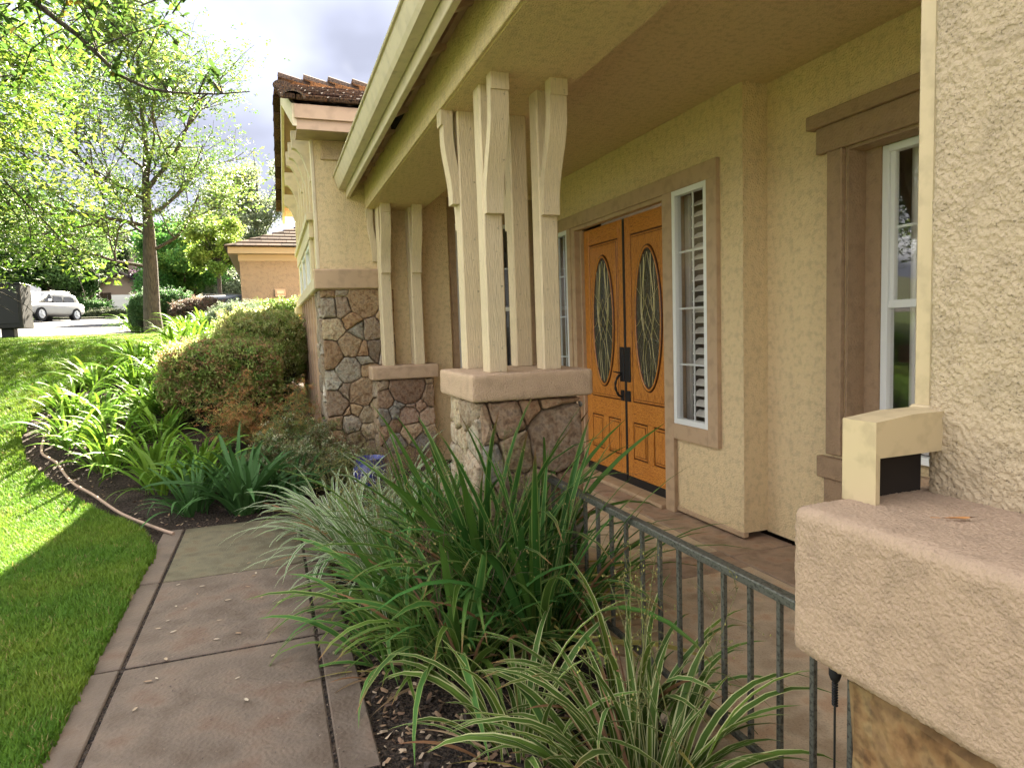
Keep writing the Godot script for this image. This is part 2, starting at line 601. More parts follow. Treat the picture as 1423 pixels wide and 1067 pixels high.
func window_at(parent: Node, place: Callable, a0: float, b0: float, a1: float, b1: float, set_back: float, sashes: Array, cols: int, fw := 0.035) -> MeshInstance3D:
	var mb := MB.new()
	slab(mb, place, Vector3(a0, b0, -set_back - 0.03), Vector3(a0 + fw, b1, -set_back + 0.03))
	slab(mb, place, Vector3(a1 - fw, b0, -set_back - 0.03), Vector3(a1, b1, -set_back + 0.03))
	slab(mb, place, Vector3(a0 + fw, b0, -set_back - 0.03), Vector3(a1 - fw, b0 + fw, -set_back + 0.03))
	slab(mb, place, Vector3(a0 + fw, b1 - fw, -set_back - 0.03), Vector3(a1 - fw, b1, -set_back + 0.03))
	var w := part("window", mb, M.white, parent)
	for s in sashes:   # [low, high, rows of lights]
		var lo: float = s[0]
		var hi: float = s[1]
		if s[3]:
			on_wall("meeting_rail", place, a0 + fw, lo - 0.03, -set_back - 0.02, a1 - fw, lo + 0.015, -set_back + 0.022, M.white, w)
			on_wall("sash_stile", place, a0 + fw, lo + 0.015, -set_back - 0.02, a0 + fw + 0.028, hi, -set_back + 0.015, M.white, w)
		on_wall("pane", place, a0 + fw, lo, -set_back - 0.004, a1 - fw, hi, -set_back + 0.001, M.glass, w, 0.0)
		for r in range(1, int(s[2])):
			var y := lerpf(lo, hi, float(r) / s[2])
			on_wall("muntin", place, a0 + fw, y - 0.008, -set_back - 0.016, a1 - fw, y + 0.008, -set_back - 0.006, M.white, w, 0.002)
		for c in range(1, cols):
			var x := lerpf(a0 + fw, a1 - fw, float(c) / cols)
			on_wall("muntin", place, x - 0.008, lo, -set_back - 0.018, x + 0.008, hi, -set_back - 0.008, M.white, w, 0.002)
	# the dark room behind
	var room := MB.new()
	slab(room, place, Vector3(a0 - 0.3, b0 - 0.3, -set_back - 1.25), Vector3(a1 + 0.3, b1 + 0.3, -set_back - 1.2), 0.0)
	slab(room, place, Vector3(a0 - 0.34, b0 - 0.3, -set_back - 1.2), Vector3(a0 - 0.3, b1 + 0.3, -set_back - 0.2), 0.0)
	slab(room, place, Vector3(a1 + 0.3, b0 - 0.3, -set_back - 1.2), Vector3(a1 + 0.34, b1 + 0.3, -set_back - 0.2), 0.0)
	slab(room, place, Vector3(a0 - 0.3, b1 + 0.3, -set_back - 1.2), Vector3(a1 + 0.3, b1 + 0.34, -set_back - 0.2), 0.0)
	slab(room, place, Vector3(a0 - 0.3, b0 - 0.34, -set_back - 1.2), Vector3(a1 + 0.3, b0 - 0.3, -set_back - 0.2), 0.0)
	part("room", room, M.curtain, w)
	return w


func bracket_outline(h: float, out: float) -> PackedVector2Array:
	# a knee brace seen from the side: (out from the post, up), foot at 0, head block at h
	var p := PackedVector2Array()
	var n := 14
	p.append(Vector2(0, 0))
	for k in n + 1:
		var t := float(k) / n
		p.append(Vector2(0.046 + (out - 0.060) * sm(0.10, 0.86, t), lerpf(0.0, h - 0.09, t)))
	p.append(Vector2(out, h - 0.09))
	p.append(Vector2(out, h))
	p.append(Vector2(out - 0.075, h))
	# the back of the brace leaves the post and follows its front
	for k in range(n, -1, -1):
		var t := float(k) / n
		var back := (out - 0.060) * sm(0.10, 0.86, t - 0.05) - 0.012
		if t > 0.16 and back > 0.004 and t < 0.99:
			p.append(Vector2(back, lerpf(0.0, h - 0.09, t)))
	p.append(Vector2(0, h * 0.3))
	return p


func posts(parent: Node, cx: float, cz: float, spread: float, deep: float, y0: float, y1: float) -> void:
	var w := 0.057
	for sx in [-1, 1]:
		for sz in [-1, 1]:
			var px: float = cx + sx * spread
			var pz: float = cz + sz * deep
			piece("post", Vector3(px - w, y0, pz - w), Vector3(px + w, y1, pz + w), M.post, parent, 0.008)
			# the brace leans out along the house, away from the middle of the group
			var mb := MB.new()
			var face: float = pz + sz * w
			mb.prism(bracket_outline(0.70, 0.19), -0.05, 0.05, func(a: float, b: float, d: float) -> Vector3: return Vector3(px + d, y1 - 0.70 + b, face + sz * (a - 0.001)))
			part("bracket", mb, M.post, parent)
			if sx < 0 and sz < 0:
				var side := MB.new()
				var fx := px - w
				side.prism(bracket_outline(0.56, 0.10), -0.05, 0.05, func(a: float, b: float, d: float) -> Vector3: return Vector3(fx - a + 0.001, y1 - 0.56 + b, pz + d))
				part("bracket", side, M.post, parent)


func door_leaf(parent: Node, z0: float, z1: float, active: bool) -> void:
	var x := 3.045
	var f := street_face(x)
	var y0 := 0.11
	var y1 := 2.455
	var door := on_wall("front_door", f, z0, y0, -0.045, z1, y1, -0.012, M.oak_up, parent)
	var st := 0.105
	on_wall("stile", f, z0, y0, -0.012, z0 + st, y1, 0.0, M.oak_up, door, 0.004)
	on_wall("stile", f, z1 - st, y0, -0.012, z1, y1, 0.0, M.oak_up, door, 0.004)
	for r in [[y0, 0.28], [0.62, 0.80], [2.30, y1]]:
		on_wall("door_rail", f, z0 + st, r[0], -0.012, z1 - st, r[1], 0.0, M.oak_flat, door, 0.004)
	var zm := (z0 + z1) / 2
	on_wall("mullion", f, zm - 0.05, 0.28, -0.012, zm + 0.05, 0.62, 0.0, M.oak_up, door, 0.004)
	# raised panels with dark grooves round them
	for s in [[z0 + st, zm - 0.05], [zm + 0.05, z1 - st]]:
		on_wall("panel_groove", f, s[0], 0.28, -0.0115, s[1], 0.62, -0.009, M.oak_dark, door, 0.0)
		on_wall("panel_moulding", f, s[0] + 0.014, 0.294, -0.009, s[1] - 0.014, 0.606, -0.003, M.oak_up, door, 0.003)
		on_wall("panel_groove", f, s[0] + 0.03, 0.31, -0.003, s[1] - 0.03, 0.59, -0.002, M.oak_dark, door, 0.0)
		on_wall("door_panel", f, s[0] + 0.036, 0.316, -0.003, s[1] - 0.036, 0.584, 0.003, M.oak_up, door, 0.005)
	on_wall("panel_groove", f, z0 + st, 0.80, -0.0115, z1 - st, 2.30, -0.009, M.oak_dark, door, 0.0)
	on_wall("panel_moulding", f, z0 + st + 0.012, 0.812, -0.009, z1 - st - 0.012, 2.288, -0.002, M.oak_up, door, 0.003)
	on_wall("panel_groove", f, z0 + st + 0.028, 0.828, -0.002, z1 - st - 0.028, 2.272, -0.001, M.oak_dark, door, 0.0)
	on_wall("door_panel", f, z0 + st + 0.033, 0.833, -0.002, z1 - st - 0.033, 2.267, 0.003, M.oak_up, door, 0.004)
	# oval light
	var cy := 1.545
	var ry := 0.615
	var rz := 0.205
	for r in [[1.04, 0.011, "oak_dark"], [1.0, 0.013, "oak_up"], [0.945, 0.007, "oak_dark"]]:
		var ring := MB.new()
		var pts := []
		var rad := []
		for k in 49:
			var an := TAU * k / 48.0
			var gr: float = (r[0] - 1.0) * 0.25
			pts.append(f.call(zm + cos(an) * (rz + gr), cy + sin(an) * (ry + gr), 0.005))
			rad.append(r[1])
		ring.tube(pts, rad, 6, false)
		part("oval_moulding", ring, M[r[2]], door)
	var g := MB.new()
	for k in 48:
		var a := TAU * k / 48.0
		var b := TAU * (k + 1) / 48.0
		g.tri(f.call(zm, cy, 0.006), f.call(zm + cos(a) * rz, cy + sin(a) * ry, 0.006), f.call(zm + cos(b) * rz, cy + sin(b) * ry, 0.006), Vector3(-1, 0, 0))
	var pane := part("oval_glass", g, M.door_glass, door)
	var lead := MB.new()
	var line := func(pl: Array) -> void:
		var pts := []
		var rad := []
		for k in 13:
			var t := k / 12.0
			var p := Vector2(pl[0][0], pl[0][1]).bezier_interpolate(Vector2(pl[1][0], pl[1][1]), Vector2(pl[2][0], pl[2][1]), Vector2(pl[3][0], pl[3][1]), t)
			pts.append(f.call(zm + p.x * rz, cy + p.y * ry, 0.009))
			rad.append(0.0024)
		lead.tube(pts, rad, 5)
	for s in [-1.0, 1.0]:
		line.call([[0.0, 0.93], [s * 0.5, 0.5], [s * 0.1, 0.35], [s * 0.42, 0.1]])
		line.call([[s * 0.28, 0.9], [s * 0.2, 0.5], [s * 0.75, 0.3], [s * 0.35, -0.15]])
		line.call([[s * 0.55, 0.78], [s * 0.4, 0.5], [s * 0.9, 0.1], [s * 0.1, -0.3]])
		line.call([[s * 0.85, 0.45], [s * 0.5, 0.3], [s * 0.2, 0.3], [0.0, 0.12]])
		line.call([[s * 0.95, -0.1], [s * 0.5, -0.05], [s * 0.3, 0.2], [0.0, 0.35]])
		line.call([[s * 0.9, -0.35], [s * 0.6, -0.2], [s * 0.3, -0.1], [0.0, 0.12]])
		line.call([[s * 0.6, -0.75], [s * 0.5, -0.5], [s * 0.1, -0.4], [s * 0.42, 0.1]])
		line.call([[s * 0.3, -0.92], [s * 0.3, -0.6], [s * 0.6, -0.4], [0.0, -0.12]])
		line.call([[0.0, -0.95], [s * 0.2, -0.7], [s * 0.35, -0.5], [0.0, -0.3]])
		line.call([[0.0, 0.12], [s * 0.1, 0.06], [s * 0.2, 0.0], [s * 0.22, -0.02]])
		line.call([[s * 0.22, -0.02], [s * 0.15, -0.08], [s * 0.05, -0.1], [0.0, -0.14]])
		line.call([[s * 0.42, 0.1], [s * 0.6, 0.4], [s * 0.1, 0.6], [s * 0.28, 0.9]])
	part("leading", lead, M.lead, pane)
	on_wall("door_sweep", f, z0, 0.035, -0.05, z1, y0, 0.004, M.black, door)
	# ironwork at the meeting edge
	var edge := z1 - 0.05 if active else z0 + 0.05
	var iron := on_wall("handle_plate", f, edge - 0.036, 0.98, 0.0, edge + 0.036, 1.30, 0.014, M.black, door, 0.012)
	on_wall("lower_plate", f, edge - 0.03, 0.80, 0.0, edge + 0.03, 0.90, 0.012, M.black, iron, 0.016)
	if active:
		var grip := MB.new()
		var pts := []
		var rad := []
		for k in 17:
			var t := k / 16.0
			pts.append(f.call(edge - 0.012 * sin(t * PI), 0.835 + 0.215 * t, 0.012 + 0.062 * pow(sin(t * PI), 0.5)))
			rad.append(0.008 + 0.005 * absf(sin(t * TAU * 2.0)))
		grip.tube(pts, rad, 8)
		part("grip", grip, M.black, iron)
		var latch := MB.new()
		latch.tube([f.call(edge, 1.06, 0.01), f.call(edge - 0.01, 1.065, 0.05), f.call(edge - 0.05, 1.075, 0.075)], [0.008, 0.008, 0.005], 6)
		part("thumb_latch", latch, M.black, iron)


func sidelight(parent: Node, z0: float, z1: float) -> void:
	var f := street_face(2.97)
	var w := window_at(parent, f, z0, 0.72, z1, 2.50, 0.0, [[0.755, 2.465, 4, false]], 2, 0.042)
	# plantation shutter behind the glass
	var fr := MB.new()
	slab(fr, f, Vector3(z0 - 0.04, 0.74, -0.14), Vector3(z0 + 0.02, 2.48, -0.115))
	slab(fr, f, Vector3(z1 - 0.03, 0.74, -0.14), Vector3(z1 + 0.03, 2.48, -0.115))
	part("shutter_frame", fr, M.louver, w)
	for k in 21:
		var y := 0.80 + k * 0.080
		var mb := MB.new()
		mb.xf = Transform3D(Basis(Vector3(0, 0, 1), 0.62), f.call((z0 + z1) / 2, y, -0.125))
		mb.box(Vector3(-0.038, -0.005, -(z1 - z0) / 2 + 0.078), Vector3(0.038, 0.005, (z1 - z0) / 2 - 0.078), 0.003)
		part("louver", mb, M.louver, w)


func pedestal(house: Node, x0: float, x1: float, z0: float, z1: float, cap_lo: float, cap_hi: float, front: Array, left: Array, spread: float, deep: float) -> void:
	var ins := 0.075
	var base := piece("porch_column", Vector3(x0 + ins, -0.05, z0 + ins), Vector3(x1 - ins, cap_lo, z1 - ins), M.mortar, house, 0.0)
	var tones := [Color(0.34, 0.225, 0.155), Color(0.38, 0.27, 0.19), Color(0.42, 0.33, 0.23), Color(0.30, 0.22, 0.175), Color(0.27, 0.26, 0.24), Color(0.34, 0.235, 0.155)]
	stones(base, cross_face(z1 - ins), Rect2(x0 + ins - 0.02, -0.02, x1 - x0 - ins * 2 + 0.04, cap_lo + 0.015), front, tones)
	stones(base, street_face(x0 + ins), Rect2(z0 + ins, -0.02, z1 - z0 - ins * 2 + 0.03, cap_lo + 0.015), left, [Color(0.46, 0.37, 0.26), Color(0.42, 0.36, 0.28), Color(0.36, 0.27, 0.19)])
	part("cap", rough_block(Vector3(x0, cap_lo, z0), Vector3(x1, cap_hi, z1), 0.012, 0.0022, 0.02, 7, [[0, -1.0], [2, 1.0], [1, 1.0], [1, -1.0], [0, 1.0], [2, -1.0]]), M.cap, base)
	posts(base, (x0 + x1) / 2, (z0 + z1) / 2 - (0.04 if deep > 0.1 else 0.0), spread, deep, cap_hi - 0.004, 2.835)


func build_house() -> void:
	var house := thing("house", "tan stucco house with covered porch, stone bases and oak double doors", "house")
	var fw := street_face(2.97)
	# --- the walls round the porch ---
	var w := MB.new()
	w.prism(PackedVector2Array([Vector2(-7.35, 0.05), Vector2(-7.35, 3.06), Vector2(-3.65, 3.06), Vector2(-3.65, 0.05), Vector2(-4.47, 0.05), Vector2(-4.47, 0.62), Vector2(-3.97, 0.62), Vector2(-3.97, 2.56), Vector2(-6.72, 2.56), Vector2(-6.72, 0.62), Vector2(-6.23, 0.62), Vector2(-6.23, 0.05)]), 2.97, 3.30, func(a: float, b: float, d: float) -> Vector3: return Vector3(d, b, a))
	part("door_wall", w, M.stucco, house)
	piece("weep_screed", Vector3(2.955, 0.02, -4.43), Vector3(3.0, 0.055, -3.64), M.trim_smooth, house)
	var w2 := MB.new()
	w2.box(Vector3(3.17, 0.04, -3.655), Vector3(3.45, 3.06, -3.0), 0.0)
	w2.box(Vector3(3.17, 2.47, -3.0), Vector3(3.45, 3.06, -1.1), 0.0)
	w2.box(Vector3(3.17, 0.04, -3.0), Vector3(3.45, 0.66, -1.1), 0.0)
	w2.box(Vector3(3.17, 0.04, -1.1), Vector3(3.45, 3.06, 3.0), 0.0)
	part("side_wall", w2, M.stucco, house)
	var w3 := MB.new()
	w3.box(Vector3(1.2, 0.0, -7.60), Vector3(1.94, 3.06, -7.35), 0.008)
	part("end_wall", w3, M.stucco, house)
	var w4 := MB.new()
	w4.box(Vector3(1.94, 0.0, -7.60), Vector3(2.03, 3.06, -7.38), 0.0)
	w4.box(Vector3(2.73, 0.0, -7.60), Vector3(3.0, 3.06, -7.38), 0.0)
	w4.box(Vector3(2.03, 2.71, -7.60), Vector3(2.73, 3.06, -7.38), 0.0)
	w4.box(Vector3(2.03, 0.0, -7.60), Vector3(2.73, 0.75, -7.38), 0.0)
	part("window_surround", w4, M.trim, house)
	window_at(house, cross_face(-7.38), 2.03, 0.75, 2.73, 2.71, 0.05, [[0.79, 1.74, 1, false], [1.74, 2.67, 2, true]], 1, 0.04)
	# window by the near column
	var ww := street_face(3.17)
	on_wall("header_trim", ww, -3.19, 2.47, 0.0, -1.0, 2.62, 0.045, M.trim, house, 0.006)
	on_wall("header_cap", ww, -3.24, 2.62, 0.0, -0.95, 2.70, 0.075, M.trim, house, 0.006)
	on_wall("side_trim", ww, -3.11, 0.68, 0.0, -3.0, 2.47, 0.04, M.trim, house, 0.006)
	on_wall("sill_trim", ww, -3.17, 0.53, 0.0, -1.0, 0.66, 0.05, M.trim, house, 0.006)
	on_wall("apron_trim", ww, -3.13, 0.1, 0.0, -1.0, 0.53, 0.03, M.trim, house, 0.004)
	var rv := MB.new()
	slab(rv, ww, Vector3(-3.0, 0.66, -0.13), Vector3(-2.985, 2.47, 0.0), 0.0)
	slab(rv, ww, Vector3(-2.985, 2.455, -0.13), Vector3(-1.1, 2.47, 0.0), 0.0)
	slab(rv, ww, Vector3(-2.985, 0.66, -0.20), Vector3(-2.885, 2.455, -0.13), 0.0)
	part("window_reveal", rv, M.trim, house)
	var win := window_at(house, ww, -2.885, 0.68, -1.12, 2.455, 0.17, [[0.72, 1.575, 1, false], [1.575, 2.42, 2, true]], 1, 0.042)
	for k in 9:
		var fold := MB.new()
		fold.tube([ww.call(-2.80 + k * 0.075, 0.70, -0.33 - 0.02 * (k % 2)), ww.call(-2.80 + k * 0.075, 2.45, -0.33 - 0.02 * (k % 2))], [0.04, 0.04], 8)
		part("curtain_fold", fold, M.louver, win)
	# --- doors ---
	on_wall("door_header", fw, -6.77, 2.50, 0.0, -3.885, 2.625, 0.035, M.trim_smooth, house)
	on_wall("door_header_inner", fw, -6.27, 2.465, -0.04, -4.56, 2.50, 0.02, M.trim_smooth, house)
	for z in [[-6.27, -6.19, 0.0, 2.465, 0.02], [-6.19, -6.165, 0.0, 2.465, -0.04], [-4.56, -4.435, 0.0, 2.50, 0.035], [-4.0, -3.885, 0.60, 2.50, 0.035], [-6.77, -6.69, 0.60, 2.50, 0.035], [-6.345, -6.27, 0.0, 2.50, 0.035]]:
		on_wall("door_casing", fw, z[0], z[2], -0.09, z[1], z[3], z[4], M.trim_smooth, house)
	for z in [[-4.435, -4.0], [-6.69, -6.345]]:
		on_wall("sidelight_sill", fw, z[0], 0.60, -0.05, z[1], 0.72, 0.036, M.trim_smooth, house)
	door_leaf(house, -6.165, -5.368, true)
	door_leaf(house, -5.352, -4.555, false)
	on_wall("astragal", street_face(3.045), -5.378, 0.11, -0.04, -5.342, 2.455, 0.006, M.black, house)
	piece("threshold", Vector3(2.89, 0.0, -6.2), Vector3(3.09, 0.036, -4.56), M.trim_smooth, house, 0.008)
	sidelight(house, -4.435, -4.0)
	sidelight(house, -6.69, -6.345)
	# --- beam, ceiling, eave ---
	piece("porch_beam", Vector3(1.04, 2.83, -7.36), Vector3(1.66, 3.42, 3.0), M.ceiling, house, 0.02)
	piece("beam_face", Vector3(1.035, 2.832, -7.355), Vector3(1.05, 3.42, 3.0), M.stucco, house, 0.004)
	piece("porch_ceiling", Vector3(1.6, 3.05, -7.6), Vector3(3.6, 3.2, 3.0), M.ceiling, house, 0.0)
	var gp := PackedVector2Array([Vector2(0.712, 3.155), Vector2(0.725, 3.155), Vector2(0.727, 3.14), Vector2(0.752, 3.06), Vector2(0.766, 3.03), Vector2(0.832, 3.028), Vector2(0.836, 3.16), Vector2(0.826, 3.16), Vector2(0.824, 3.042), Vector2(0.772, 3.044), Vector2(0.76, 3.07), Vector2(0.738, 3.14), Vector2(0.738, 3.166), Vector2(0.708, 3.166)])
	var gut := MB.new()
	gut.prism(gp, -7.345, 1.5, func(a: float, b: float, d: float) -> Vector3: return Vector3(a, b, d))
	part("gutter", gut, M.gutter, house)
	piece("fascia", Vector3(0.838, 2.945, -7.348), Vector3(0.878, 3.2, 1.5), M.gutter, house)
	var soff := MB.new()
	soff.quad(Vector3(0.79, 3.22, 1.5), Vector3(0.79, 3.22, -7.35), Vector3(1.2, 3.42, -7.35), Vector3(1.2, 3.42, 1.5), Vector3(0, -1, 0))
	part("roof_deck", soff, M.fascia, house)
	var zr := -7.1
	var nr := 0
	while zr < 1.4:
		var mb := MB.new()
		mb.prism(PackedVector2Array([Vector2(0.875, 3.02), Vector2(1.037, 3.10), Vector2(1.037, 3.33), Vector2(0.875, 3.26)]), zr - 0.02, zr + 0.02, func(a: float, b: float, d: float) -> Vector3: return Vector3(a, b, d))
		part("rafter_tail", mb, M.fascia, house)
		var blk := MB.new()
		blk.prism(PackedVector2Array([Vector2(1.0, 3.12), Vector2(1.034, 3.12), Vector2(1.034, 3.34), Vector2(1.0, 3.325)]), zr + 0.021, zr + 0.529, func(a: float, b: float, d: float) -> Vector3: return Vector3(a, b, d))
		part("eave_vent" if nr == 3 else "eave_block", blk, M.dark if nr == 3 else M.fascia, house)
		zr += 0.55
		nr += 1
	var roof := MB.new()
	roof.prism(PackedVector2Array([Vector2(0.78, 3.25), Vector2(5.6, 5.3), Vector2(10.5, 3.2), Vector2(10.5, 3.28), Vector2(5.6, 5.4), Vector2(0.78, 3.33)]), -7.34, 4.0, func(a: float, b: float, d: float) -> Vector3: return Vector3(a, b, d))
	part("roof", roof, M.shingle, house)
	# walls out of sight that close the house against the light
	var shell := MB.new()
	shell.box(Vector3(3.6, 0.0, 2.6), Vector3(10.0, 3.2, 2.8), 0.0)
	shell.box(Vector3(9.8, 0.0, -12.4), Vector3(10.0, 3.2, 2.6), 0.0)
	shell.box(Vector3(3.4, 3.3, -7.5), Vector3(3.6, 4.3, 4.0), 0.0)
	part("rear_wall", shell, M.stucco_fine, house)

	# --- columns ---
	pedestal(house, 1.0, 1.73, -4.15, -3.42, 1.105, 1.258,
		[[1.08, 0.96, 0.08], [1.21, 1.0, 0.10], [1.345, 1.04, 0.06], [1.49, 1.085, 0.06], [1.52, 0.86, 0.19], [1.68, 0.90, 0.05], [1.10, 0.76, 0.09], [1.28, 0.81, 0.11], [1.62, 0.58, 0.12], [1.41, 0.58, 0.10], [1.22, 0.60, 0.09], [1.09, 0.52, 0.10], [1.30, 0.38, 0.14], [1.55, 0.34, 0.13], [1.12, 0.25, 0.12], [1.42, 0.12, 0.13], [1.64, 0.1, 0.1], [1.2, 0.05, 0.1]],
		[[-4.02, 1.01, 0.03], [-3.86, 0.99, 0.04], [-3.67, 1.01, 0.03], [-4.01, 0.86, 0.04], [-3.81, 0.84, 0.04], [-3.60, 0.87, 0.03], [-3.87, 0.71, 0.05], [-4.03, 0.74, 0.03], [-3.64, 0.73, 0.03], [-4.02, 0.58, 0.05], [-3.76, 0.60, 0.05], [-3.95, 0.42, 0.06], [-3.65, 0.45, 0.06], [-4.0, 0.25, 0.06], [-3.75, 0.22, 0.08], [-3.85, 0.06, 0.08]], 0.168, 0.225)
	pedestal(house, 0.98, 1.72, -7.42, -7.12, 1.0, 1.15,
		[[1.07, 0.97, 0.09], [1.11, 0.79, 0.10], [1.37, 0.91, 0.20], [1.65, 1.00, 0.07], [1.65, 0.80, 0.13], [1.28, 0.73, 0.06], [1.39, 0.72, 0.06], [1.51, 0.70, 0.06], [1.08, 0.59, 0.10], [1.22, 0.63, 0.07], [1.36, 0.59, 0.11], [1.60, 0.57, 0.10], [1.22, 0.50, 0.07], [1.38, 0.42, 0.10], [1.64, 0.39, 0.10], [1.07, 0.42, 0.09], [1.2, 0.3, 0.1], [1.5, 0.28, 0.1], [1.1, 0.15, 0.1], [1.4, 0.12, 0.12], [1.62, 0.14, 0.1]],
		[[-7.3, 0.9, 0.05], [-7.28, 0.7, 0.05], [-7.3, 0.5, 0.05], [-7.27, 0.3, 0.05], [-7.3, 0.1, 0.05]], 0.165, 0.075)
	var base := piece("entry_column", Vector3(0.78, -0.05, -0.66), Vector3(1.6, 1.008, 1.0), M.mortar, house, 0.0)
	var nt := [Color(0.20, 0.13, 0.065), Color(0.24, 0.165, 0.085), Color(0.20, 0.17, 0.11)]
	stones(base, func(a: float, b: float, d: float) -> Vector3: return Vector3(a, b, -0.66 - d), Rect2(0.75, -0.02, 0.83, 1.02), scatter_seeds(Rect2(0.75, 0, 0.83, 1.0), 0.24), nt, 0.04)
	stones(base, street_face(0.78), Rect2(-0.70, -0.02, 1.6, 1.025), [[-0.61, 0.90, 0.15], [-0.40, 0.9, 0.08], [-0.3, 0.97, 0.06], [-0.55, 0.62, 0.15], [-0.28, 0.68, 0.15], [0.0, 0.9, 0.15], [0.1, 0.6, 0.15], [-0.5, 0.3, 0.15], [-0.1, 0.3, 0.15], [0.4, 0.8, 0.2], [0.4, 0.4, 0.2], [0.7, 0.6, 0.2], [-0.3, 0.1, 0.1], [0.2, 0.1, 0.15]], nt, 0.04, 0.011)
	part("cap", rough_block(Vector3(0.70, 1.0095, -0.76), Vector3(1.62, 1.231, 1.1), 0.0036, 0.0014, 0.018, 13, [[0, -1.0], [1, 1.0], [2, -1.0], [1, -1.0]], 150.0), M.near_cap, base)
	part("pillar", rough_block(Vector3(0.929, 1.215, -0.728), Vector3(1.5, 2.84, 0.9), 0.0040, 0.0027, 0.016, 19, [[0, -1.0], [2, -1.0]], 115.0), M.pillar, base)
	# downspout and its outlet on the cap
	var ds := piece("downspout", Vector3(0.951, 1.34, -0.768), Vector3(1.02, 3.03, -0.735), M.spout, base, 0.005)
	piece("collar", Vector3(0.944, 1.318, -0.771), Vector3(1.02, 1.36, -0.732), M.spout, ds, 0.004)
	var el := MB.new()
	var op := PackedVector2Array([Vector2(0.798, 1.228), Vector2(0.798, 1.350), Vector2(0.87, 1.357), Vector2(0.96, 1.357), Vector2(0.96, 1.298), Vector2(0.806, 1.298), Vector2(0.806, 1.228)])
	el.prism(op, -0.759, -0.70, func(a: float, b: float, d: float) -> Vector3: return Vector3(a, b, d))
	part("spout_elbow", el, M.spout, ds)
	piece("spout_shade_fill", Vector3(0.806, 1.228, -0.755), Vector3(0.93, 1.297, -0.735), M.dark, ds, 0.0)  # dark block stands in for the shade inside the open outlet
	build_wing(house)


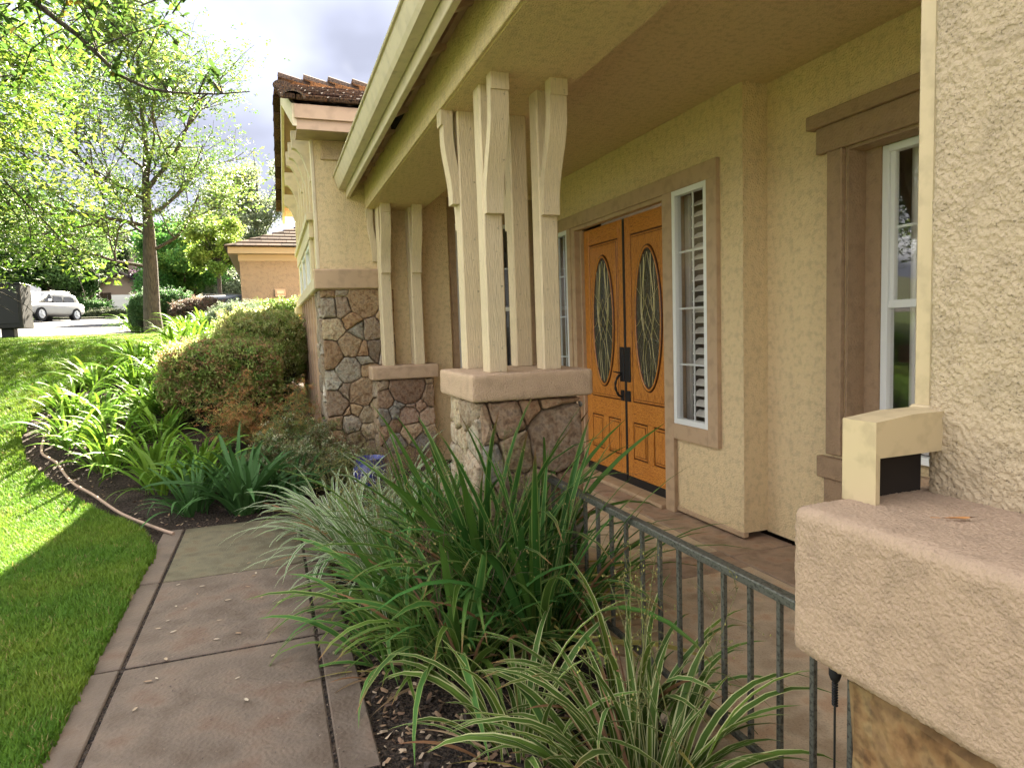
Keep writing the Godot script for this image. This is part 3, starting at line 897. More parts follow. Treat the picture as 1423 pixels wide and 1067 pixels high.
func build_wing(house: Node) -> void:
	var gz := -7.35
	var wall := MB.new()
	wall.box(Vector3(0.53, 1.9, -12.4), Vector3(1.25, 3.62, gz), 0.006)
	wall.box(Vector3(0.56, -0.1, -12.4), Vector3(1.25, 1.9, gz - 0.03), 0.0)
	wall.box(Vector3(1.25, 3.0, -12.4), Vector3(9.8, 3.62, gz - 0.01), 0.0)
	wall.box(Vector3(1.25, 0.0, -12.4), Vector3(9.8, 3.0, -12.2), 0.0)
	wall.prism(PackedVector2Array([Vector2(-12.4, 3.62), Vector2(gz, 3.62), Vector2(-9.875, 4.66)]), 0.53, 0.7, func(a: float, b: float, d: float) -> Vector3: return Vector3(d, b, a))
	part("wing_wall", wall, M.stucco, house)
	piece("frieze", Vector3(0.60, 3.33, gz - 0.01), Vector3(3.0, 3.51, gz + 0.03), M.stucco_fine, house, 0.006)
	# stone skirt and ledge
	var cf := cross_face(gz - 0.03)
	var sk := piece("stone_skirt", Vector3(0.535, -0.05, gz - 0.6), Vector3(1.3, 1.985, gz - 0.028), M.mortar, house, 0.0)
	var tones := [Color(0.34, 0.235, 0.145), Color(0.40, 0.29, 0.18), Color(0.44, 0.35, 0.23), Color(0.29, 0.22, 0.16), Color(0.36, 0.32, 0.26), Color(0.35, 0.25, 0.155)]
	stones(sk, cf, Rect2(0.515, -0.02, 0.78, 2.0),
		[[0.59, 1.97, 0.06], [0.74, 1.97, 0.04], [0.98, 1.86, 0.18], [0.60, 1.79, 0.10], [0.74, 1.80, 0.10], [0.84, 1.65, 0.08], [0.90, 1.55, 0.08], [1.05, 1.55, 0.11], [0.62, 1.56, 0.11], [0.80, 1.38, 0.12], [0.93, 1.32, 0.07], [1.07, 1.33, 0.09], [0.58, 1.29, 0.14], [0.93, 1.21, 0.06], [0.78, 1.11, 0.14], [0.94, 1.11, 0.07], [0.60, 1.01, 0.09], [0.75, 0.89, 0.08], [0.90, 0.87, 0.15], [0.60, 0.76, 0.14], [0.75, 0.65, 0.03], [0.84, 0.66, 0.07], [0.95, 0.60, 0.10], [0.62, 0.54, 0.08], [0.77, 0.52, 0.11], [0.95, 0.45, 0.09], [0.61, 0.39, 0.09], [0.81, 0.37, 0.09], [1.1, 0.7, 0.12], [1.2, 1.0, 0.1], [1.2, 1.3, 0.1], [1.22, 1.7, 0.12], [0.7, 0.2, 0.1], [1.0, 0.2, 0.12], [1.2, 0.4, 0.12]], tones, 0.05)
	stones(sk, street_face(0.535), Rect2(gz - 0.62, -0.02, 0.62, 2.0), scatter_seeds(Rect2(gz - 0.6, 0, 0.55, 2.0), 0.2), [Color(0.36, 0.30, 0.235), Color(0.30, 0.25, 0.2), Color(0.4, 0.36, 0.3)], 0.03)
	piece("ledge", Vector3(0.46, 1.985, gz - 0.03), Vector3(1.262, 2.195, gz + 0.055), M.trim_smooth, house, 0.012)
	piece("ledge", Vector3(0.46, 1.985, -12.45), Vector3(0.60, 2.12, gz - 0.031), M.cream, house, 0.012)
	piece("ledge", Vector3(0.42, 1.87, -12.5), Vector3(0.58, 2.0, -11.9), M.cream, house, 0.012)
	# street side: battens, header, window, lower boards
	var sf := street_face(0.53)
	for k in 9:
		var z := gz - 0.12 - k * 0.57
		on_wall("batten", sf, z - 0.045, 2.75 if k > 0 else 2.2, 0.0, z + 0.045, 3.66, 0.028, M.cream, house)
		on_wall("lower_batten", sf, z - 0.045 - 0.5, 0.2, 0.0, z + 0.045 - 0.5, 1.985, 0.028, M.fascia, house)
	on_wall("corner_board", sf, gz - 0.1, 2.2, 0.0, gz + 0.006, 3.6, 0.03, M.cream, house)
	on_wall("wing_header", sf, -11.6, 2.62, 0.0, -8.0, 2.80, 0.05, M.cream, house)
	on_wall("wing_header_cap", sf, -11.7, 2.80, 0.0, -7.9, 2.88, 0.08, M.cream, house)
	for k in 3:
		window_at(house, sf, -11.3 + k * 1.05, 2.14, -10.5 + k * 1.05, 2.6, -0.006, [[2.17, 2.57, 1, false]], 1, 0.04)
		on_wall("window_post", sf, -10.5 + k * 1.05, 2.12, 0.0, -10.25 + k * 1.05, 2.62, 0.04, M.cream, house)
	for k in 5:
		var z := gz - 0.35 - k * 0.95
		var mb := MB.new()
		var yb := 3.0 + 0.36 * (1.0 - absf(z + 9.875) / 2.6)
		var o := PackedVector2Array([Vector2(0, 0), Vector2(0.03, 0)])
		for s in 9:
			var t := s / 8.0
			o.append(Vector2(0.03 + 0.17 * t, 0.04 + 0.30 * t + 0.09 * sin(t * PI)))
		o.append(Vector2(0.20, 0.52))
		o.append(Vector2(0, 0.52))
		mb.prism(o, z - 0.05, z + 0.05, func(a: float, b: float, d: float) -> Vector3: return Vector3(0.53 - a, yb + b + 0.12, d))
		part("eave_bracket", mb, M.cream, house)
	# roof of the wing: ridge along x, its street end a gable with a rake
	var pitch := 0.385
	var ze := -6.90
	var zr := -9.875
	var x0 := 0.34
	var slope := Vector3(0, pitch, -1).normalized()
	var deck := MB.new()
	deck.prism(PackedVector2Array([Vector2(ze, 3.66), Vector2(zr, 3.66 + pitch * (ze - zr)), Vector2(2 * zr - ze, 3.66), Vector2(2 * zr - ze, 3.72), Vector2(zr, 3.72 + pitch * (ze - zr)), Vector2(ze, 3.72)]), x0 + 0.01, 9.9, func(a: float, b: float, d: float) -> Vector3: return Vector3(d, b, a))
	var wing := part("wing_roof", deck, M.fascia, house)
	piece("eave_fascia", Vector3(x0, 3.60, ze - 0.03), Vector3(4.0, 3.735, ze + 0.02), M.fascia, wing)
	piece("eave_fascia", Vector3(x0 + 0.012, 3.50, ze - 0.03), Vector3(4.0, 3.60, ze - 0.004), M.fascia, wing)
	piece("eave_soffit", Vector3(x0 + 0.02, 3.53, gz - 0.05), Vector3(4.0, 3.56, ze - 0.031), M.fascia, wing, 0.0)
	for s in [1.0, -1.0]:
		var barge := MB.new()
		barge.prism(PackedVector2Array([Vector2(0, 3.53), Vector2(0, 3.74), Vector2(2.99, 3.74 + pitch * 2.99), Vector2(2.99, 3.53 + pitch * 2.99)]), x0 - 0.02, x0 + 0.02, func(a: float, b: float, d: float) -> Vector3: return Vector3(d, b, ze - a if s > 0 else 2 * zr - ze + a))
		part("barge_board", barge, M.cream, wing)
	var courses := 9
	for s in [1.0, -1.0]:
		for r in courses:
			for k in range(-1, 8 if s > 0 else 1):
				var off := 0.15 if r % 2 else 0.0
				var mb := MB.new()
				mb.col = jit(Color(0.115, 0.088, 0.075), 0.5, 0.06)
				var a := Vector3(x0 + 0.02 + k * 0.3 + off, 3.757 + r * 0.33 * slope.y, 0)
				a.z = ze + 0.05 - r * 0.33 * -slope.z
				var up := Vector3(0, -slope.z, slope.y)
				var bs := Basis(Vector3.RIGHT, up, -slope)
				mb.xf = Transform3D(bs * Basis(Vector3.RIGHT, -0.05), a)
				if s < 0:
					mb.xf = Transform3D(Basis(Vector3(1, 0, 0), Vector3(0, 1, 0), Vector3(0, 0, -1)), Vector3(0, 0, 2 * zr)) * mb.xf
				mb.box(Vector3(0.004 + (0.16 if k < 0 else 0.0) - (off if k < 0 else 0.0), rf(0, 0.006), -0.38), Vector3(0.296, 0.05 + rf(0, 0.012), rf(-0.012, 0.012)), 0.01)
				part("roof_tile", mb, M.tile, wing)
	var cap := func(from: Vector3, to: Vector3, r0: float, r1: float) -> void:
		var mb := MB.new()
		mb.col = jit(Color(0.20, 0.18, 0.17), 0.2, 0.04)
		var dir := (to - from).normalized()
		var side := dir.cross(Vector3.UP).normalized()
		var up := side.cross(dir)
		var rows := []
		for e in 2:
			var row := []
			for q in 9:
				var an := PI * q / 8.0
				row.append((from if e == 0 else to) + (side * cos(an) * 1.15 + up * sin(an) * 0.75) * (r0 if e == 0 else r1))
			rows.append(row)
		mb.sheet(rows, false, true)
		var inner := []
		for q in 9:
			inner.append(from + (rows[0][q] - from) * 0.78)
		for q in 8:
			mb.quad(rows[0][q], rows[0][q + 1], inner[q + 1], inner[q], -dir)
		part("ridge_cap", mb, M.tile, wing)
	for k in 14:
		cap.call(Vector3(x0 - 0.05 + k * 0.33, 3.78 + pitch * 2.975 + 0.06, zr), Vector3(x0 + 0.37 + k * 0.33, 3.78 + pitch * 2.975 - 0.005, zr), 0.15, 0.105)
	for s in [1.0, -1.0]:
		for k in 9:
			var q := func(t: float) -> Vector3: return Vector3(x0 - 0.005, 3.765 + pitch * t, ze - t if s > 0 else 2 * zr - ze + t)
			cap.call(q.call(k * 0.33 - 0.06) + Vector3(0, 0.03, 0), q.call(k * 0.33 + 0.34), 0.105, 0.08)


# ---------- ground, walk and porch floor ----------
func lawn_edge(z: float) -> float:
	var pts := [[3.0, -0.90], [-5.2, -0.90], [-5.87, -1.10], [-6.66, -1.66], [-7.37, -2.12], [-7.89, -2.45], [-8.5, -2.66], [-9.11, -2.72], [-9.84, -2.48], [-11.15, -2.0], [-12.1, -1.62], [-13.5, -1.5], [-15.0, -1.6], [-17.0, -1.9]]
	for k in pts.size() - 1:
		if z <= pts[k][0] and z >= pts[k + 1][0]:
			return lerpf(pts[k][1], pts[k + 1][1], (pts[k][0] - z) / (pts[k][0] - pts[k + 1][0]))
	return -1.9


func lawn_end(x: float) -> float:
	return -16.9 + 0.05 * x


func build_ground() -> void:
	var soil := land_sheet(6.0, -18.0, 120, func(_z: float) -> float: return -16.0, func(_z: float) -> float: return 12.0, 140, -0.03)
	setting(part("garden_soil", soil, M.soil))
	var far := land_sheet(-18.0, -420.0, 90, func(z: float) -> float: return -30.0 + z * 1.1, func(z: float) -> float: return 30.0 - z * 1.1, 50, -0.05)
	setting(part("hill", far, M.hill))
	var side := land_sheet(6.0, -18.0, 12, func(_z: float) -> float: return -120.0, func(_z: float) -> float: return -16.0, 20, -0.05)
	setting(part("ground", side, M.hill))
	var back := land_sheet(120.0, 6.0, 6, func(_z: float) -> float: return -120.0, func(_z: float) -> float: return 120.0, 6, -0.04)
	setting(part("ground", back, M.hill))
	var turf := land_sheet(4.0, -16.6, 90, func(_z: float) -> float: return -15.0, lawn_edge, 40, 0.0)
	setting(part("lawn", turf, M.turf))
	setting(part("pavement", land_sheet(-16.6, -21.5, 10, func(_z: float) -> float: return -30.0, func(z: float) -> float: return -2.5 + (z + 16.6) * 0.3, 20, 0.01), M.pale))
	setting(part("street", land_sheet(-21.5, -47.2, 24, func(z: float) -> float: return -60.0, func(z: float) -> float: return -2.0 + (z + 21.5) * 0.27, 20, 0.0), M.asphalt))
	var kerb := land_sheet(-47.2, -47.6, 1, func(_z: float) -> float: return -60.0, func(_z: float) -> float: return -8.6, 20, 0.12)
	setting(part("kerb", kerb, M.pale))
	setting(part("verge", land_sheet(-47.6, -52.0, 5, func(_z: float) -> float: return -60.0, func(_z: float) -> float: return -4.0, 20, 0.10), M.turf))
	setting(part("driveway", land_sheet(-9.6, -12.6, 8, func(_z: float) -> float: return -0.05, func(_z: float) -> float: return 0.56, 4, 0.015), M.pale))
	# the walk: slabs with real joints over a dark bed
	var walk := MB.new()
	walk.box(Vector3(-0.88, -0.12, -5.77), Vector3(0.27, -0.007, 3.0), 0.0)
	var path: Node = setting(part("path", walk, M.soil))
	var zs := [3.0, 2.36, 1.21, 0.06, -1.09, -2.24, -3.39, -4.54, -5.78]
	for k in zs.size() - 1:
		for s in [[-0.885, -0.745, 0.004], [-0.728, 0.120, 0.0], [0.134, 0.275, -0.003]]:
			piece("slab", Vector3(s[0], -0.09, zs[k + 1] + 0.012), Vector3(s[1], s[2] + rf(-0.002, 0.002), zs[k] - 0.012), M.mossy if k == 7 and s[0] > -0.8 and s[0] < 0 else M.concrete, path, 0.006)
	var porch := MB.new()
	porch.box(Vector3(1.33, -0.2, -7.36), Vector3(3.3, -0.03, 3.0), 0.0)
	var floor_: Node = setting(part("porch_floor", porch, M.dark))
	var pz := [3.0, 1.3, -0.9, -3.25, -3.56, -5.4, -7.34]
	for k in pz.size() - 1:
		var band := k == 3
		piece("floor_slab", Vector3(1.32, -0.1, pz[k + 1] + 0.005), Vector3(2.685, 0.0, pz[k] - 0.005), M.porch_band if band else M.porch, floor_, 0.006)
	var bz := 3.0
	while bz > -7.2:
		piece("border_slab", Vector3(2.695, -0.1, bz - 0.915), Vector3(3.2, 0.001, bz - 0.005), M.porch_band, floor_, 0.006)
		bz -= 0.92


func build_grass() -> void:
	var mb := MB.new()
	# one tuft: narrow bent blades
	for k in 9:
		var a := rf(0, TAU)
		var lean := rf(0.1, 0.75)
		var h := rf(0.6, 1.0)
		var root := Vector3(rf(-0.5, 0.5), 0, rf(-0.5, 0.5)) * 0.55
		var dir := Vector3(cos(a), 0, sin(a))
		var side := Vector3(-sin(a), 0, cos(a)) * 0.045
		var p1 := root + Vector3(0, h * 0.55, 0) + dir * lean * 0.22
		var p2 := root + Vector3(0, h * 0.92, 0) + dir * lean * 0.62
		mb.col = Color(1, 1, 1) * rf(0.8, 1.1)
		mb.quad(root - side, root + side, p1 + side * 0.85, p1 - side * 0.85)
		mb.tri(p1 - side * 0.85, p1 + side * 0.85, p2)
	var m := mb.mesh()
	var xs := []
	var cs := []
	var f := FastNoiseLite.new()
	f.seed = 4
	f.frequency = 0.9
	for k in 240000:
		var u := rng.randf()
		var z := 0.3 - 17.0 * pow(u, 1.25)
		var e := lawn_edge(z)
		var wide: float = clampf(1.4 + -z * 0.42, 0.8, 7.0)
		var x := e - wide * pow(rng.randf(), 1.1) + 0.03
		if z < -16.5:
			continue
		# only what stands in view
		if x < z * 0.50 - 0.7:
			continue
		var s := rf(0.028, 0.055) * (1.0 + 0.05 * -z)
		var n := f.get_noise_2d(x, z)
		var g := Color(0.105, 0.21, 0.022)
		g = g.lerp(Color(0.19, 0.265, 0.03), clampf(0.3 + n * 0.9, 0, 1))
		if rng.randf() < 0.03:
			g = Color(0.33, 0.27, 0.1)
		var b := Basis(Vector3.UP, rf(0, TAU)).scaled(Vector3(s * 1.25, s, s * 1.25))
		xs.append(Transform3D(b, ground_at(x, z, -0.004)))
		cs.append(jit(g, 0.25, 0.08))
	var o := copies("grass", m, M.grass, xs, cs)
	tag(o, "bright green mown lawn grass beside the concrete walk", "grass")


func build_litter() -> void:
	# bark chips and dead leaves in the planting bed: nobody could count them
	var chip := MB.new()
	chip.quad(Vector3(-0.5, 0.1, -0.22), Vector3(0.45, 0, -0.3), Vector3(0.55, 0.16, 0.2), Vector3(-0.4, 0.02, 0.3), Vector3.UP)
	chip.tri(Vector3(0.45, 0, -0.3), Vector3(0.8, 0.12, 0.0), Vector3(0.55, 0.16, 0.2), Vector3.UP)
	var xs := []
	var cs := []
	for k in 5200:
		var x: float
		var z: float
		if k < 3400:
			x = rf(0.27, 1.35)
			z = rf(-5.6, -1.2)
		else:
			z = rf(-13.0, -5.4)
			x = lawn_edge(z) + rf(0.0, 2.2)
		var tone: Color = [Color(0.09, 0.055, 0.035), Color(0.16, 0.095, 0.055), Color(0.30, 0.19, 0.11), Color(0.045, 0.032, 0.025), Color(0.36, 0.27, 0.18)][rng.randi() % 5]
		var s := rf(0.012, 0.034)
		xs.append(Transform3D(Basis.from_euler(Vector3(rf(-0.5, 0.5), rf(0, TAU), rf(-0.5, 0.5))).scaled(Vector3.ONE * s), ground_at(x, z, -0.022)))
		cs.append(jit(tone, 0.3))
	tag(copies("bark_mulch", chip.mesh(), M.plain, xs, cs), "dark bark chips and dead leaves over the planting beds", "mulch")
	# grit on the walk
	xs = []
	cs = []
	for k in 900:
		var z := rf(-5.7, -1.9)
		var x := rf(-0.86, 0.27) if rng.randf() < 0.55 else 0.27 - absf(rng.randfn(0, 0.16))
		xs.append(Transform3D(Basis.from_euler(Vector3(rf(-0.4, 0.4), rf(0, TAU), 0)).scaled(Vector3.ONE * rf(0.003, 0.009)), Vector3(x, 0.004, z)))
		cs.append(jit(Color(0.07, 0.05, 0.04) if rng.randf() < 0.7 else Color(0.2, 0.15, 0.11), 0.3))
	tag(copies("path_debris", chip.mesh(), M.plain, xs, cs), "crumbs of dirt and bark strewn on the concrete walk", "debris")
	# the pale fallen leaves on the walk, one by one
	var lm := MB.new()
	lm.sheet([[Vector3(-0.5, 0.02, 0), Vector3(-0.5, 0.02, 0), Vector3(-0.5, 0.02, 0)], [Vector3(-0.2, 0.06, -0.17), Vector3(-0.2, 0.01, 0), Vector3(-0.2, 0.05, 0.17)], [Vector3(0.2, 0.05, -0.15), Vector3(0.2, 0.0, 0), Vector3(0.2, 0.07, 0.15)], [Vector3(0.5, 0.06, 0), Vector3(0.5, 0.06, 0), Vector3(0.5, 0.06, 0)]], false, true)
	var fm := lm.mesh()
	var tint := []
	for c in [Color(0.34, 0.26, 0.17), Color(0.26, 0.17, 0.10), Color(0.40, 0.33, 0.24)]:
		tint.append(mat(lin(c.r, c.g, c.b), 0.7))
	for k in 34:
		var o := put("fallen_leaf", fm, tint[k % 3])
		var z := rf(-4.7, -2.35)
		o.position = Vector3(rf(-0.65, 0.25), 0.006, z)
		o.rotation = Vector3(rf(-0.1, 0.1), rf(0, TAU), rf(-0.1, 0.1))
		o.scale = Vector3.ONE * rf(0.022, 0.045)
		tag(o, "small pale fallen leaf lying on the concrete walk", "leaf", "fallen leaves on the walk")
	# the one on the cap
	var cl := MB.new()
	cl.sheet([[Vector3(-0.5, 0.03, 0.02), Vector3(-0.5, 0.03, 0.02), Vector3(-0.5, 0.03, 0.02)], [Vector3(-0.15, 0.05, -0.06), Vector3(-0.15, 0.02, 0), Vector3(-0.15, 0.06, 0.07)], [Vector3(0.2, 0.07, -0.09), Vector3(0.2, 0.02, 0), Vector3(0.2, 0.05, 0.08)], [Vector3(0.5, 0.09, 0.0), Vector3(0.5, 0.09, 0), Vector3(0.5, 0.09, 0)]], false, true)
	cl.tube([Vector3(-0.48, 0.03, 0.02), Vector3(-0.75, 0.04, 0.05)], [0.012, 0.01], 5)
	var leaf := part("dry_leaf", cl, mat(lin(0.42, 0.19, 0.06), 0.6))
	leaf.position = Vector3(0.826, 1.2335, -0.60)
	leaf.rotation.y = -0.62
	leaf.scale = Vector3.ONE * 0.042
	tag(leaf, "narrow orange dry leaf on the stucco cap of the near column", "leaf")


# ---------- railing and small things ----------
func build_small() -> void:
	var rail := thing("porch_railing", "dark metal porch railing with thin square balusters between the stone columns", "railing")
	var x := 1.44
	piece("top_rail", Vector3(x - 0.021, 0.632, -3.50), Vector3(x + 0.021, 0.662, -0.60), M.rail, rail, 0.004)
	piece("bottom_rail", Vector3(x - 0.012, 0.06, -3.50), Vector3(x + 0.012, 0.085, -0.60), M.rail, rail, 0.003)
	for k in 20:
		var z := -3.38 + k * 0.1365
		piece("baluster", Vector3(x - 0.0085, 0.085, z - 0.0085), Vector3(x + 0.0085, 0.632, z + 0.0085), M.rail, rail, 0.002)
	# the edging hose along the bed
	var pts := []
	for p in [[-2.42, -8.7], [-2.38, -8.42], [-2.3, -8.05], [-2.12, -7.8], [-1.86, -7.25], [-1.6, -6.87], [-1.3, -6.35], [-1.05, -5.98], [-0.86, -5.70], [-0.80, -5.62]]:
		pts.append(ground_at(p[0], p[1], 0.012 + rf(0, 0.012)))
	var cv := Curve3D.new()
	for k in pts.size():
		var tang: Vector3 = (pts[mini(k + 1, pts.size() - 1)] - pts[maxi(k - 1, 0)]) / 6.0
		cv.add_point(pts[k], -tang, tang)
	var hp := []
	var hr := []
	for k in 60:
		hp.append(cv.sample_baked(cv.get_baked_length() * k / 59.0, true))
		hr.append(0.013)
	var hose := MB.new()
	hose.tube(hp, hr, 8)
	tag(part("drip_hose", hose, mat(lin(0.34, 0.235, 0.165), 0.7)), "tan drip hose curving along the edge of the planting bed", "hose")
	# blue pot
	var pot := thing("glazed_pot", "cobalt blue glazed pot with pale pattern among the plants", "pot", ground_at(0.80, -6.2, 0.04))
	var prof := [[0.0, 0.0], [0.09, 0.0], [0.13, 0.06], [0.155, 0.15], [0.15, 0.22], [0.125, 0.27], [0.14, 0.30], [0.135, 0.305], [0.115, 0.27], [0.11, 0.2], [0.0, 0.2]]
	var rows := []
	for p in prof:
		var row := []
		for s in 28:
			row.append(Vector3(cos(TAU * s / 28) * p[0], p[1], sin(TAU * s / 28) * p[0]))
		rows.append(row)
	var body := MB.new()
	body.sheet(rows, true, false)
	var glaze := mat(lin(0.012, 0.02, 0.16), 0.12)
	glaze.clearcoat_enabled = true
	part("pot_body", body, glaze, pot)
	for k in 9:
		var an := TAU * k / 9.0
		var ring := MB.new()
		var rp := []
		var rr := []
		for q in 9:
			var t := TAU * q / 8.0
			var a2 := an + 0.24 * cos(t)
			var y := 0.15 + 0.05 * sin(t)
			rp.append(Vector3(cos(a2) * 0.154, y, sin(a2) * 0.154))
			rr.append(0.004)
		ring.tube(rp, rr, 5, false)
		part("pattern", ring, M.white, pot)
	# black stake with a knob by the near column
	var st := thing("garden_stake", "thin black garden stake with a round knob under the near column cap", "stake", Vector3(0.829, -0.06, -0.80))
	var rod := MB.new()
	rod.tube([Vector3(0, -0.05, 0), Vector3(0, 0.96, 0)], [0.0018, 0.0018], 8)
	part("rod", rod, M.black, st)
	var coil := MB.new()
	var cp := []
	var cr := []
	for k in 90:
		cp.append(Vector3(cos(k * 0.7) * 0.0038, 0.93 + k * 0.0005, sin(k * 0.7) * 0.0038))
		cr.append(0.0016)
	coil.tube(cp, cr, 5)
	part("spring", coil, M.black, st)
	var kn := MB.new()
	var kr := []
	for p in [[0.0, 0.972], [0.007, 0.974], [0.0095, 0.982], [0.0095, 0.998], [0.007, 1.004], [0.0, 1.006]]:
		var row := []
		for s in 14:
			row.append(Vector3(cos(TAU * s / 14) * p[0], p[1], sin(TAU * s / 14) * p[0]))
		kr.append(row)
	kn.sheet(kr, true, false)
	part("knob", kn, M.rubber, st)
	# mailbox by the street
	var mb := thing("mailbox", "large black mailbox on a thick post at the lawn's far edge", "mailbox", ground_at(-4.99, -16.2))
	piece("mailbox_body", Vector3(-0.42, 0.24, -0.42), Vector3(0.31, 1.12, 0.22), mat(lin(0.012, 0.0115, 0.011), 0.5, noise_tex(0.03, 3, [[0.2, 0.7], [0.7, 1.0]], 81), Vector3.ONE * 2.0), mb, 0.012)
	piece("mailbox_lid", Vector3(-0.43, 1.12, -0.43), Vector3(0.32, 1.15, 0.23), M.black, mb, 0.01)
	piece("mail_door", Vector3(-0.36, 0.34, 0.22), Vector3(0.25, 1.04, 0.228), M.black, mb, 0.003)
	piece("post", Vector3(-0.11, -0.1, -0.11), Vector3(0.11, 0.24, 0.11), M.black, mb, 0.01)


# ---------- plants with long leaves ----------
# a long leaf that leaves its root leaning by a0 from upright and bends over by a further a1
func strap(length: float, wide: float, a0: float, a1: float, fold: float, twist: float, edge: Color, heart: Color, seg := 9, tip := Color.BLACK) -> ArrayMesh:
	var mb := MB.new()
	var striped := edge != heart
	var bands := [[-1.0, -0.74, edge], [-0.74, 0.0, heart], [0.0, 0.74, heart], [0.74, 1.0, edge]] if striped else [[-1.0, 0.0, heart], [0.0, 1.0, heart]]
	var p := Vector3.ZERO
	var spine := []
	for k in seg + 1:
		var t := float(k) / seg
		var an := a0 + a1 * pow(t, 1.6)
		var dir := Vector3(0, cos(an), sin(an))
		spine.append([p, dir, t])
		p += dir * length / seg
	for b in bands:
		var rows := []
		var cols := []
		for s in spine:
			var t: float = s[2]
			var w := wide * 0.5 * (0.55 + 0.45 * sm(0.0, 0.3, t)) * pow(1.0 - pow(t, 2.6), 0.8)
			var nn := Vector3(1, 0, 0).cross(s[1])
			var tw := twist * t
			var side := Vector3(1, 0, 0) * cos(tw) + nn * sin(tw)
			var nrm: Vector3 = side.cross(s[1])
			var row := []
			for e in [b[0], b[1]]:
				row.append(s[0] + side * e * w - nrm * absf(e) * w * fold * (1.0 - t * 0.5))
			rows.append(row)
			var c: Color = b[2]
			cols.append(c.lerp(tip, sm(0.86, 1.0, t)) if tip != Color.BLACK else c)
		mb.sheet(rows, false, false, cols)
	return mb.mesh()


func leaf_set(kind: String) -> Array:
	var out := []
	for k in 9:
		var a0 := lerpf(0.08, 0.75, k / 8.0)
		var edge: Color
		var heart: Color
		var tip := Color.BLACK
		var L := rf(0.55, 0.8)
		var w := rf(0.028, 0.042)
		match kind:
			"cream":
				edge = jit(Color(0.46, 0.46, 0.22), 0.2)
				w *= 1.08
				heart = jit(Color(0.085, 0.145, 0.028), 0.35, 0.15)
			"green":
				heart = jit(Color(0.068, 0.138, 0.026), 0.4, 0.2)
				edge = jit(Color(0.27, 0.34, 0.10), 0.2) if k % 3 else heart
			"tall":
				a0 *= 0.62
				heart = jit(Color(0.062, 0.138, 0.026), 0.4, 0.2)
				edge = jit(Color(0.24, 0.33, 0.09), 0.2) if k % 2 == 0 else heart
				L = rf(0.68, 0.92)
				w = rf(0.02, 0.033)
			"silver":
				edge = jit(Color(0.55, 0.57, 0.42), 0.25)
				heart = jit(Color(0.14, 0.21, 0.08), 0.35)
				w *= 0.8
			"agapanthus":
				heart = jit(Color(0.12, 0.22, 0.028), 0.28, 0.12)
				edge = heart
				w = rf(0.032, 0.046)
				L = rf(0.5, 0.72)
			"dark":  # agapanthus again, its leaf colour darkened to carry the shade by the walk
				heart = jit(Color(0.055, 0.125, 0.035), 0.3)
				edge = heart
				w = rf(0.038, 0.052)
				L = rf(0.55, 0.82)
		if k in [2, 4, 7] and kind in ["cream", "green", "tall"]:
			tip = Color(0.36, 0.16, 0.08)
		out.append(strap(L, w, a0, (rf(0.5, 1.6) if kind == "tall" else rf(0.7, 1.8)) + a0 * 0.9, rf(0.1, 0.45), rf(-0.6, 0.6), edge, heart, 9, tip))
	if kind in ["cream", "green", "tall", "silver"]:
		out.append(strap(0.55, 0.018, 0.5, 0.7, 0.3, 1.0, Color(0.30, 0.16, 0.085), Color(0.30, 0.16, 0.085)))
		out.append(strap(0.45, 0.014, 1.1, 0.9, 0.5, 2.0, Color(0.35, 0.24, 0.14), Color(0.35, 0.24, 0.14)))
		out.append(strap(0.7, 0.02, 0.25, 1.9, 0.2, 0.4, edge_of(kind), Color(0.10, 0.16, 0.035)))
		out.append(strap(0.6, 0.02, 0.9, 0.9, 0.3, -1.0, Color(0.45, 0.36, 0.12), Color(0.32, 0.27, 0.07)))
	return out


func edge_of(kind: String) -> Color:
	return Color(0.42, 0.42, 0.2) if kind == "cream" else Color(0.13, 0.2, 0.05)


func clump(called: String, label: String, category: String, at: Vector3, leaves: Array, n: int, size: float, spread: float, group: String, lean := Vector2.ZERO) -> Node3D:
	var o := thing(called, label, category, at, group)
	for k in n:
		var l := put("leaf", leaves[clampi(int(absf(rng.randfn(0.0, 0.5)) * leaves.size()), 0, leaves.size() - 1) if rng.randf() < 0.68 else rng.randi() % leaves.size()], M.strap, o)
		var yaw := rf(0, TAU)
		var b := Basis(Vector3.UP, yaw) * Basis(Vector3(1, 0, 0), rf(-0.16, 0.25)) * Basis(Vector3(0, 0, 1), rf(-0.25, 0.25))
		if lean != Vector2.ZERO:
			b = Basis(Vector3(lean.y, 0, -lean.x).normalized(), lean.length()) * b
		l.basis = b.scaled(Vector3.ONE * size * rf(0.55, 1.18))
		var r := spread * sqrt(rng.randf())
		l.position = Vector3(sin(yaw) * r + rf(-0.02, 0.02), -0.02, cos(yaw) * r + rf(-0.02, 0.02))
	return o


